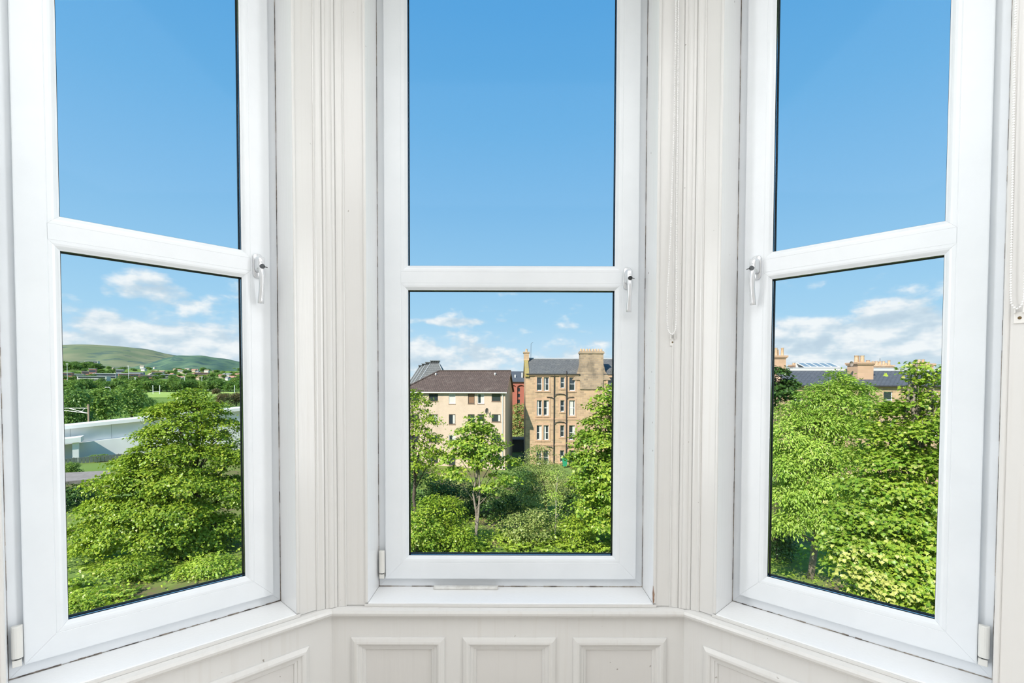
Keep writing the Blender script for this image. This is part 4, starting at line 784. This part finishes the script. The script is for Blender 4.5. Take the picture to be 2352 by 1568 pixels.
# ------------------------------------------------------------------ maltings kilns far left of the middle window
KS = rooftile('kiln_slate', (.20,.20,.20), (.165,.165,.165), .5, .35, (.27,.26,.24))
for i, (px, Y, pt, lab) in enumerate(((999.5,140,828,'nearest and largest grey slate kiln roof with a louvred cap'), (987.5,151,831.5,'second grey slate kiln roof in the receding row'), (978.5,162,835,'third grey slate kiln roof in the receding row'), (970.5,173,838.5,'last and smallest grey slate kiln roof in the receding row'))):
    c = at(px, pt, Y); k = tag(empty('malt_kiln', (c.x, Y, GZ)), lab, 'building', 'malt kilns'); zt = c.z-GZ; hb = 4.9; ze = zt-7.6
    MB().box(-hb+.2, hb-.2, -hb+.2, hb-.2, 0, ze).build('wall', SAND, k)
    MB().loft([[(-hb,-hb,ze),(hb,-hb,ze),(hb,hb,ze),(-hb,hb,ze)], [(-1.25,-1.25,zt-.9),(1.25,-1.25,zt-.9),(1.25,1.25,zt-.9),(-1.25,1.25,zt-.9)]]).build('kiln_roof', KS, k)
    v = MB().box(-1.05, 1.05, -1.05, 1.05, zt-.9, zt-.2).build('louvre', mat('dark_louvre', (.05,.05,.055), .7), k)
    for xx in (-1.1, -.4, .3, 1.0): MB().box(xx-.05, xx+.12, -1.15, -1.05, zt-.9, zt-.2).build('post', KS, v)
    MB().box(-1.3, 1.3, -1.3, 1.3, zt-.2, zt).build('cap', KS, k)
    for sg in (-1, 1):
        MB().tube([(sg*hb*.98,-hb-.02,ze+.05), (sg*1.25,-1.27,zt-.9)], .11, 6).build('hip', LEADM, k)
# low dark outbuilding in the gap
c = at(1172,1009,80); ob = tag(empty('outbuilding', (c.x-.5, 80, GZ+.1)), 'low dark outbuilding in the gap between flats and tenement', 'building'); DK = mat('dark_render', (.10,.09,.09), .9); h = c.z-GZ
MB().box(0, 4.2, 0, 4, 0, h-.3).build('wall', DK, ob); MB().box(-.2, 4.4, -.3, 4.2, h-.3, h-.05).build('flat_roof', PIPE, ob); MB().box(2.6, 3.5, -.04, .02, 0, 2.0).build('door', mat('door_dark', (.035,.035,.04), .6), ob)
# ------------------------------------------------------------------ tenement row with slate roofs in the right window
R0 = Vector((at(1797,880,56).x, 56, GZ)); row = tag(empty('tenement_row', R0), 'sandstone tenement row with a blue slate roof in the right window', 'building')
rz_ = lambda px, py, yl=0: fpx(px, py, R0, 0, yl); X1 = rz_(2420,880)[0]; ZE = rz_(2000,885)[1]; ZR = rz_(2000,850,4)[1]; TD = 8
tw = []
for i in range(12):
    x = 1.2+i*2.6
    for z in (ZE-2.6, ZE-5.9, ZE-9.2): tw.append((x, x+1.05, z, z+1.9))
tw = [w for w in tw if w[1] < X1-.6]
m = wall_with_holes(MB(), 0, X1, 0, ZE, 0, .5, tw); m.box(0, .5, .5, TD, 0, ZE); m.box(X1-.5, X1, .5, TD, 0, ZE); m.box(.5, X1-.5, TD-.5, TD, 0, ZE)
m.add([(0,0,ZE),(0,TD,ZE),(0,TD/2,ZR),(.5,0,ZE),(.5,TD,ZE),(.5,TD/2,ZR)], [(0,1,2),(5,4,3),(0,2,5,3),(2,1,4,5),(1,0,3,4)]); m.build('wall', SAND, row)
for w in tw: win(row, *w, 0, WHITEF, .08, (('h',.5),), None, .5, .16, 'sash_window')
rf = MB(); t = .14; slab([(.3,-.25,ZE-.03), (X1,-.25,ZE-.03), (X1,TD/2,ZR), (.3,TD/2,ZR)]); slab([(X1,TD+.2,ZE-.03), (.3,TD+.2,ZE-.03), (.3,TD/2,ZR), (X1,TD/2,ZR)]); roof = rf.build('roof', SLATEB, row)
MB().box(.3, X1, TD/2-.2, TD/2+.2, ZR-.08, ZR+.16).build('ridge_flashing', GUTTER, roof); MB().box(.2, X1, -.42, -.26, ZE-.15, ZE).build('gutter', PIPE, roof)
m = MB(); 
for y0, y1 in ((-.3,TD/2), (TD+.3,TD/2)): m.add([(-.2,y0,ZE+.1),(.5,y0,ZE+.1),(.5,y1,ZR+.35),(-.2,y1,ZR+.35),(-.2,y0,ZE-.4),(.5,y0,ZE-.4),(.5,y1,ZR-.1),(-.2,y1,ZR-.1)], [(0,1,2,3),(7,6,5,4),(0,4,5,1),(1,5,6,2),(2,6,7,3),(3,7,4,0)])
m.build('gable_skew', SANDP, row)
def stack(root, x0, x1, y0, y1, z0, z1, pots, name='chimney_stack', ph=.75, pr=.17, m_=SANDP):
    m = MB().box(x0, x1, y0, y1, z0, z1-.35); m.box(x0-.1, x1+.1, y0-.1, y1+.1, z1-.35, z1-.2); m.box(x0-.18, x1+.18, y0-.18, y1+.18, z1-.2, z1); s = m.build(name, m_, root)
    for q in pots: MB().tube([(x0+(x1-x0)*q[0],y0+(y1-y0)*q[1],z1), (x0+(x1-x0)*q[0],y0+(y1-y0)*q[1],z1+ph*q[2]*.8), (x0+(x1-x0)*q[0],y0+(y1-y0)*q[1],z1+ph*q[2])], [pr,pr*.85,pr*1.0], 12).build('chimney_pot', POTM, s)
    return s
xa = rz_(1771,830,4)[0]; xb = rz_(1797,830,4)[0]; stack(row, xa, xb, TD/2-.8, TD/2+.8, ZE, rz_(1785,817,4)[1], [(.3,.3,1),(.55,.5,.8),(.85,.3,1)], ph=.95)
xa, xb = rz_(1962,840,2)[0], rz_(1998,840,2)[0]; stack(row, xa, xb, 1.4, 3.2, ZE-.6, rz_(1980,832,2)[1], [(.10,.3,1),(.30,.5,1),(.48,.3,1),(.92,.4,.3)], ph=.80, pr=.23)
xa, xb = rz_(2105,830,5)[0], rz_(2135,830,5)[0]; stack(row, xa, xb, 4.4, 6, ZR-1, rz_(2120,835,5)[1], [(.3,.5,.9),(.6,.5,.9)], ph=.6)
x, z = rz_(1945,836,2); d_ = MB()
for j in range(4): d_.v += [(x+.30*j/3*math.cos(a)*.8, 1.2+.15*(1-(j/3)**2), z+.30*j/3*math.sin(a)) for a in [2*math.pi*i/12 for i in range(12)]]
for j in range(3):
    for i in range(12): d_.f.append((j*12+i, j*12+(i+1)%12, (j+1)*12+(i+1)%12, (j+1)*12+i))
d_.build('satellite_dish', DISHM, row, True)
# building behind the row with a long glazed rooflight and more chimneys
Q0 = Vector((at(1822,860,72).x, 72, GZ)); qb = tag(empty('rear_building', Q0), 'pale flat roofed building with a glazed rooflight behind the slate row', 'building'); qz = lambda px, py, yl=0: fpx(px, py, Q0, 0, yl)
zt = qz(1900,847)[1]; MB().box(0, 26, 0, 9, 0, zt).build('wall', SANDP, qb); MB().box(-.2, 26.2, -.2, 9.2, zt, zt+.2).build('flat_roof', LEADM, qb)
x0, x1 = qz(1850,840)[0], qz(1930,840)[0]; zr = qz(1900,833.5,2)[1]; fr = MB().box(x0-.08, x1+.08, .2, .3, zt+.2, zt+.35); fr.box(x0-.08, x1+.08, 2.2, 2.35, zt+.2, zr+.05); rl = fr.build('rooflight', GUTTER, qb)
for i in range(6): xx = x0+(x1-x0)*i/5; MB().add([(xx-.05,.25,zt+.36),(xx+.05,.25,zt+.36),(xx+.05,2.25,zr+.08),(xx-.05,2.25,zr+.08),(xx-.05,.25,zt+.26),(xx+.05,.25,zt+.26),(xx+.05,2.25,zr-.02),(xx-.05,2.25,zr-.02)], [(0,1,2,3),(7,6,5,4),(0,4,5,1),(1,5,6,2),(2,6,7,3),(3,7,4,0)]).build('glazing_bar', WHITEF, rl)
RG = mat('rooflight_glass', (.20,.24,.27), .15, spec=.9)
for i in range(5): xa, xb = x0+(x1-x0)*i/5+.05, x0+(x1-x0)*(i+1)/5-.05; MB().add([(xa,.25,zt+.32),(xb,.25,zt+.32),(xb,2.25,zr+.04),(xa,2.25,zr+.04)], [(0,1,2,3)]).build('pane', RG, rl)
xa, xb = qz(1824,840,3)[0], qz(1842,840,3)[0]; stack(qb, xa, xb, 3, 4.2, zt, qz(1830,837,3)[1], [(.2,.5,.6),(.5,.5,.6),(.8,.5,.6)], ph=.5)
xa, xb = qz(2008,838,4)[0], qz(2052,838,4)[0]; s_ = stack(qb, xa, xb, 4, 5.2, zt, qz(2030,838,4)[1], [(.08,.5,1),(.2,.3,1),(.32,.5,.8),(.45,.5,1),(.58,.3,1),(.75,.5,.6),(.92,.5,1.2)], ph=.62, pr=.2, m_=POTM)
x, z = qz(2027,822,4); MB().tube([(x,4.5,zt+1), (x,4.5,z)], .03, 5).build('aerial', PIPE, qb)
# ================================================================== THE VALLEY IN THE LEFT WINDOW
def hit(px, py):        # where a pixel's ray meets the land
    v = ray(px, py); h = math.hypot(v.x, v.y); r = 30.0
    while r < 9000:
        p = EYE+v*(r/h)
        if p.z <= terrain_z(p.x, p.y): return p
        r *= 1.01
    return EYE+v*(4000/h)
# white concrete railway bridge
def plane_z(px, py, z): return gat(px, py, z)
A_ = at(147,978,72); TH = math.radians(35); dv = Vector((math.cos(TH), math.sin(TH), 0)); SL = .094; X0, X1B = -9.0, 34.0
br_ = tag(empty('concrete_ramp', (A_.x, A_.y, GZ), TH), 'long white concrete bridge ramp behind the big sycamore', 'bridge'); hz = A_.z-GZ
CSH = mat('bridge_side', (.84,.84,.83), .8, (.78,.78,.78), .6)
def sbox(x0, x1, y0, y1, z0, z1, s0=SL, s1=SL):       # box whose top and bottom follow the ramp
    return MB().add([(x0,y0,z0+s0*x0),(x1,y0,z0+s0*x1),(x1,y1,z0+s0*x1),(x0,y1,z0+s0*x0),(x0,y0,z1+s1*x0),(x1,y0,z1+s1*x1),(x1,y1,z1+s1*x1),(x0,y1,z1+s1*x0)], [(3,2,1,0),(4,5,6,7),(0,1,5,4),(1,2,6,5),(2,3,7,6),(3,0,4,7)])
sbox(X0, X1B, 0, 6, hz-.5, hz).build('deck_edge', CONC, br_); sbox(X0, X1B, 1.0, 5.6, hz-2.75, hz-.5).build('girder', CSH, br_)
for i in range(1, 9): xx = X0+(X1B-X0)*i/9; sbox(xx-.03, xx+.03, .98, 1.0, hz-2.7, hz-.52).build('joint', mat('joint_grey', (.45,.46,.47), .8), br_)
sbox(X0, X1B, .2, 5.4, .05, hz-2.76, 0, SL).build('abutment_wall', CONC, br_)
sd = sbox(X0, 2.2, -3.2, .1, hz-2.4, hz-1.7).build('side_deck', CSH, br_)
for q in (1.9, -3.5): MB().box(q-.7, q, -2.8, -2.2, 0, hz-2.4+SL*q).build('pier', CSH, br_)
# fence in front of the apron
f0, f1 = gat(115,1072,GZ), gat(330,1052,GZ); dv = f1-f0; fe = tag(empty('fence', (f0.x, f0.y, GZ), math.atan2(dv.y, dv.x)), 'low grey board fence at the foot of the white bridge', 'fence'); LF = dv.length; FMAT = mat('weathered_board', (.42,.37,.31), .9, (.34,.30,.26), 3)
me = MB().box(0, .36, -.02, .02, .1, .95); b0 = me.build('board', FMAT, fe); n = int(LF/.42)
for i in range(1, n): c = b0.copy(); COL.objects.link(c); c.location.x = i*.42
for i in range(0, n, 6): MB().box(i*.42-.08, i*.42, .02, .14, 0, 1.05).build('post', FMAT, fe)
# track beside the scrub
P = [gat(100,1097), gat(250,1090), gat(262,1106), gat(90,1122)]; struct(MB().add([(p.x,p.y,GZ+.52) for p in P]+[(p.x,p.y,GZ-.2) for p in P], [(0,1,2,3),(7,6,5,4),(0,4,5,1),(1,5,6,2),(2,6,7,3),(3,7,4,0)]).build('path', mat('grey_track', (.34,.29,.26), .95, (.27,.23,.20), 1.5)))
# catenary mast of the railway
c = at(203,928,104); cm = tag(empty('catenary_mast', (c.x, c.y, GZ)), 'rusty railway catenary mast with an arm beyond the bridge', 'mast'); RUST = mat('rusty_steel', (.33,.24,.18), .7); hh = c.z-GZ
MB().box(-.14, .14, -.14, .14, 0, hh).build('post', RUST, cm); GALV = mat('galvanised', (.62,.62,.60), .5, metal=.3)
arm = lambda px, py: tuple(at(px, py, 104)-c+Vector((0,0,hh)))
for pts in ([(203,937),(147,937)], [(203,949),(160,938)], [(147,942),(203,949)], [(186,946),(196,937)]): MB().tube([arm(*q) for q in pts], .07, 6).build('arm', GALV, cm)
# playing field
P = [gat(150,913), gat(600,911), gat(640,899.5), gat(130,902)]; struct(MB().add([(p.x,p.y,GZ+.25) for p in P]+[(p.x,p.y,GZ-.5) for p in P], [(0,1,2,3),(7,6,5,4),(0,4,5,1),(1,5,6,2),(2,6,7,3),(3,7,4,0)]).build('playing_field', hillmat('mown_grass', (.34,.46,.12), (.40,.50,.15), (.30,.42,.10), .02)))
GP = mat('white_post', (.80,.80,.80), .5)
for pa, pb, lab in ((351.5,367,'white rugby posts on the field above the big sycamore'), (539,541.5,'pale post on the field at the right edge of the left window')):
    p, q = gat(pa,904.5,GZ+.25), gat(pb,904.5,GZ+.25); h = 20/1125*p.y; g = tag(empty('goal_posts', (p.x, p.y, GZ+.25), math.atan2(q.y-p.y, q.x-p.x)), lab, 'goal posts'); L = (q-p).length
    MB().box(-.3, .3, -.3, .3, 0, h).build('upright', GP, g)
    if L > 4: MB().box(L-.3, L+.3, -.3, .3, 0, h).build('upright', GP, g); MB().box(.3, L-.3, -.15, .15, h*.25, h*.25+.5).build('crossbar', GP, g)
# far trees: a few crowns shared by many trees
def crown_mesh(seed, lm, low=.3, nc=150, sz=.12):
    rr = random.Random(seed); L = [((0,0,.58),(.36,.36,.36))]+[((rr.uniform(-.3,.3), rr.uniform(-.3,.3), rr.uniform(low,.72)), (rr.uniform(.18,.28),)*2+(rr.uniform(.16,.26),)) for _ in range(9)]
    P, N, A, S = spray(L, nc, 8, .06, sz, .2, seed, .6, .6); me = leaf_mesh('crown', P, N, A, S, 'leaf'); me.materials.append(lm); return me
CR_ = {k: [crown_mesh(100+10*j+i, lm) for i in range(3)] for j, (k, lm) in enumerate((('d', LFAR), ('b', LFAR2), ('r', LBROWN)))}
for j, (k, lm) in enumerate((('D', LFAR), ('B', LFAR2), ('R', LBROWN))): CR_[k] = [crown_mesh(150+10*j+i, lm, .12, 420, .07) for i in range(3)]
tk = MB().tube([(0,0,-.03), (0,0,.5)], [.035,.015], 6); TKM = bpy.data.meshes.new('trunk'); TKM.from_pydata(tk.v, [], tk.f); TKM.materials.append(BARKD)
def far_tree(px, py, w, h, kind, label, group, name='far_tree', i=0, rise=0):
    p = hit(px, py); s = p.y/FPX; cz = math.hypot(p.x, p.y)/p.y; r = empty(name, (p.x, p.y, terrain_z(p.x, p.y)), random.uniform(0,6)); r.scale = (w*s/.86*.8, w*s/.86*.8, h*s/.97)
    tag(r, ('dark green ' if kind in 'dD' else 'light green ')+label if group and not label.startswith('dark') else label, 'tree', group); tag(link('crown', CR_[kind][i%3], None, r), kind='stuff'); link('trunk', TKM, None, r); return r
for i, (px, py, w, h, k, lab) in enumerate(((170,980,84,104,'D','dark rounded tree left of the catenary mast'), (240,972,104,84,'B','broad bright green bush right of the catenary mast'), (303,962,84,76,'B','bright rounded bush between mast and big sycamore'), (338,952,42,44,'D','darker small bush touching the big sycamore'), (512,933,34,32,'R','copper brown shrub right of the sycamore top'), (543,932,40,32,'R','copper brown shrub at the right edge of the left window'), (498,906,22,15,'R','tiny copper shrub on the edge of the field'), (150,915,50,30,'B','bright bush at the left edge beyond the dark tree'), (222,1062,40,18,'B','weedy bush by the fence below the bridge'), (165,1090,44,30,'B','yellow-green weeds between the track and the fence'))):
    far_tree(px, py, w, h, k, lab, None, 'bush' if 'bush' in lab or 'shrub' in lab or 'weed' in lab else 'tree', i)
rr = random.Random(8); px = 70; i = 0
while px < 640:
    far_tree(px, rr.uniform(897,901), rr.uniform(22,34), rr.uniform(19,28), rr.choice('ddb'), 'rounded tree in the belt along the far side of the playing field', 'trees along the playing field', i=i); px += rr.uniform(7,13); i += 1
for _ in range(96): far_tree(rr.uniform(80,640), rr.uniform(880,892), rr.uniform(16,26), rr.uniform(12,20), rr.choice('dddb'), 'tree in the wood between the playing field and the town', 'trees below the town', i=_)
for _ in range(165):
    px = rr.uniform(90,640); py = rr.uniform(842,876); q = .45+.55*(py-840)/36
    far_tree(px, py, rr.uniform(14,26)*q, rr.uniform(9,15)*q, rr.choice('dddb'), 'small tree among the houses of the distant town', 'trees in the distant town', i=_)
for _ in range(26): far_tree(rr.uniform(145,235), rr.uniform(838,852), rr.uniform(16,26), rr.uniform(11,18), 'd', 'dark tree on the wooded knoll at the left edge under the hill', 'trees on the wooded knoll', i=_)
# town: red brick and pale blocks, then small houses up the slope
def block(px0, px1, pt, pb, m, roofm, label, floors=2):
    p = hit((px0+px1)/2, pb); s = p.y/FPX; w = (px1-px0)*s; h = (pb-pt)*s; d = w*.5; az = math.atan2(p.x, p.y)
    r = tag(empty('office_block', p, -az*.55), label, 'building', 'blocks in the distant town'); MB().box(-w/2, w/2, 0, d, -8, h).build('wall', m, r); MB().box(-w/2-.8, w/2+.8, -1.2, d+.8, h, h+1.2).build('flat_roof', roofm, r)
    for f in range(floors): z = h*(f+.5)/floors; MB().box(-w*.46, w*.46, -.25, 0, z-h*.12, z+h*.14).build('window_band', PANE, r)
PB = mat('pale_block', (.66,.63,.58), .8); RB = mat('red_block', (.42,.19,.14), .85); GB = mat('grey_block', (.30,.31,.34), .8); RFM = mat('pale_roofing', (.55,.56,.60), .6)
for a in ((143,163,856,872,RB,RFM,'red brick block at the left edge of the distant town'), (163,188,859,869,PB,RFM,'low pale block second from the left in the town'), (184,238,864,875,PB,RFM,'long low white block in front of the town'), (206,219,847,868,RB,RFM,'red brick tower of the distant town'), (190,208,853,866,RB,GB,'dark red block left of the brick tower'), (219,262,858,869,GB,RFM,'long grey block right of the brick tower'), (268,282,849,864,GB,RFM,'narrow grey block in the middle of the town'), (276,318,858,873,RB,RFM,'wide red block in the middle of the town'), (300,326,855,866,GB,RFM,'grey block behind the wide red block'), (322,352,862,874,RB,GB,'low red block right of the middle of the town'), (350,372,854,865,PB,RB,'pale block with a red roof in the town'), (372,398,860,870,GB,RFM,'small grey block right of the pale block'), (448,476,856,867,RB,RB,'red roofed block at the right of the town'), (198,222,829,838,PB,RFM,'pale mansion on the wooded knoll')): block(*a)
hm = MB().box(-.5, .5, -.35, .35, -.5, .5); hr = MB().add([(-.55,-.42,.48),(.55,-.42,.48),(.55,.42,.48),(-.55,.42,.48),(-.55,0,.9),(.55,0,.9)], [(0,1,5,4),(2,3,4,5),(3,0,4),(1,2,5),(3,2,1,0)])
def mk(nm, mb, m): me = bpy.data.meshes.new(nm); me.from_pydata(mb.v, [], mb.f); me.materials.append(m); return me
HW = [mk('wall', hm, mat('house_white', (.68,.65,.60), .9)), mk('wall', hm, mat('house_tan', (.52,.42,.33), .9))]; HR_ = [mk('roof', hr, mat('roof_terracotta', (.45,.24,.17), .85)), mk('roof', hr, mat('roof_grey', (.24,.24,.26), .8)), mk('roof', hr, mat('roof_tan', (.42,.32,.25), .85))]
for i in range(58):
    px = rr.uniform(245,558) if i < 48 else rr.uniform(400,558); py = rr.uniform(844,874); p = hit(px, py); s = p.y/FPX; k = rr.uniform(8,14)*s*(.5+.5*(py-840)/34)
    r = tag(empty('house', (p.x, p.y, p.z+k*.2), rr.uniform(-.6,.6)), 'small %s house with a %s gabled roof in the distant town' % (('white','tan')[i%2], ('terracotta','grey','tan')[i%3]), 'house', 'houses in the distant town'); r.scale = (k, k, k*.62); link('wall', HW[i%2], None, r); link('roof', HR_[i%3], None, r)
for px, pt, pb, lab in ((155,836,878,'tall lamp mast at the left edge of the town'), (295.5,841,874,'tall lamp mast in the middle of the town'), (311,868,884,'short lamp mast right of the town middle'), (424,866,885,'lamp mast above the sycamore top'), (464,866,888,'lamp mast right of the sycamore top')):
    p = hit(px, pb); h = (pb-pt)*p.y/FPX; m = tag(empty('lamp_mast', (p.x, p.y, p.z)), lab, 'lamp mast', 'lamp masts in the valley'); MB().box(-.45, .45, -.45, .45, -3, h).build('pole', GALV, m); MB().box(-2.6, 2.6, -.7, .7, h, h+1.4).build('lamp_head', GALV, m)
c = at(253,889,150); sl_ = tag(empty('street_lamp', (c.x, c.y, GZ)), 'grey street lamp rising behind the bright bushes', 'street lamp'); h = c.z-GZ; MB().tube([(0,0,0), (0,0,h-.3), (-.3,0,h), (-1.0,0,h)], .10, 6).build('pole', GALV, sl_); MB().box(-1.5, -.8, -.15, .15, h-.1, h+.12).build('lamp_head', GALV, sl_)
p = hit(361,899); s = p.y/FPX; va = tag(empty('van', p, .4), 'white van parked between the rugby posts', 'van'); k = 17*s
MB().prism([(-k/2,-k*.2),(k/2,-k*.2),(k/2,k*.2),(-k/2,k*.2)], k*.08, k*.40).build('body', GP, va, False, k*.03); MB().box(-k*.45, k*.2, -k*.205, k*.205, k*.26, k*.36).build('side_glass', PANE, va)
for xx in (-.3, .3):
    for yy in (-.2, .2): MB().tube([(k*xx,k*yy-.2,k*.08), (k*xx,k*yy+.2,k*.08)], k*.08, 10).build('wheel', PIPE, va)
p = hit(485,896); s = p.y/FPX; pv = tag(empty('pavilion', p), 'small white sports pavilion beside the field', 'pavilion'); w = 18*s; MB().box(-w/2, w/2, 0, w*.5, 0, w*.4).build('wall', GP, pv); MB().box(-w*.56, w*.56, -w*.1, w*.56, w*.4, w*.5).build('roof', GB, pv); MB().box(-w*.4, w*.4, -.3, 0, w*.1, w*.3).build('window_band', PANE, pv)
# trees standing behind the two piers, for anyone who steps aside
rr = random.Random(31)
for i in range(30):
    px = rr.uniform(640,880) if i < 17 else rr.uniform(1500,1760); far_tree(px, rr.uniform(1020,1170), rr.uniform(90,130), rr.uniform(110,170), rr.choice('DB'), 'leafy tree on the waste ground hidden by the bay piers', 'trees behind the piers', i=i)
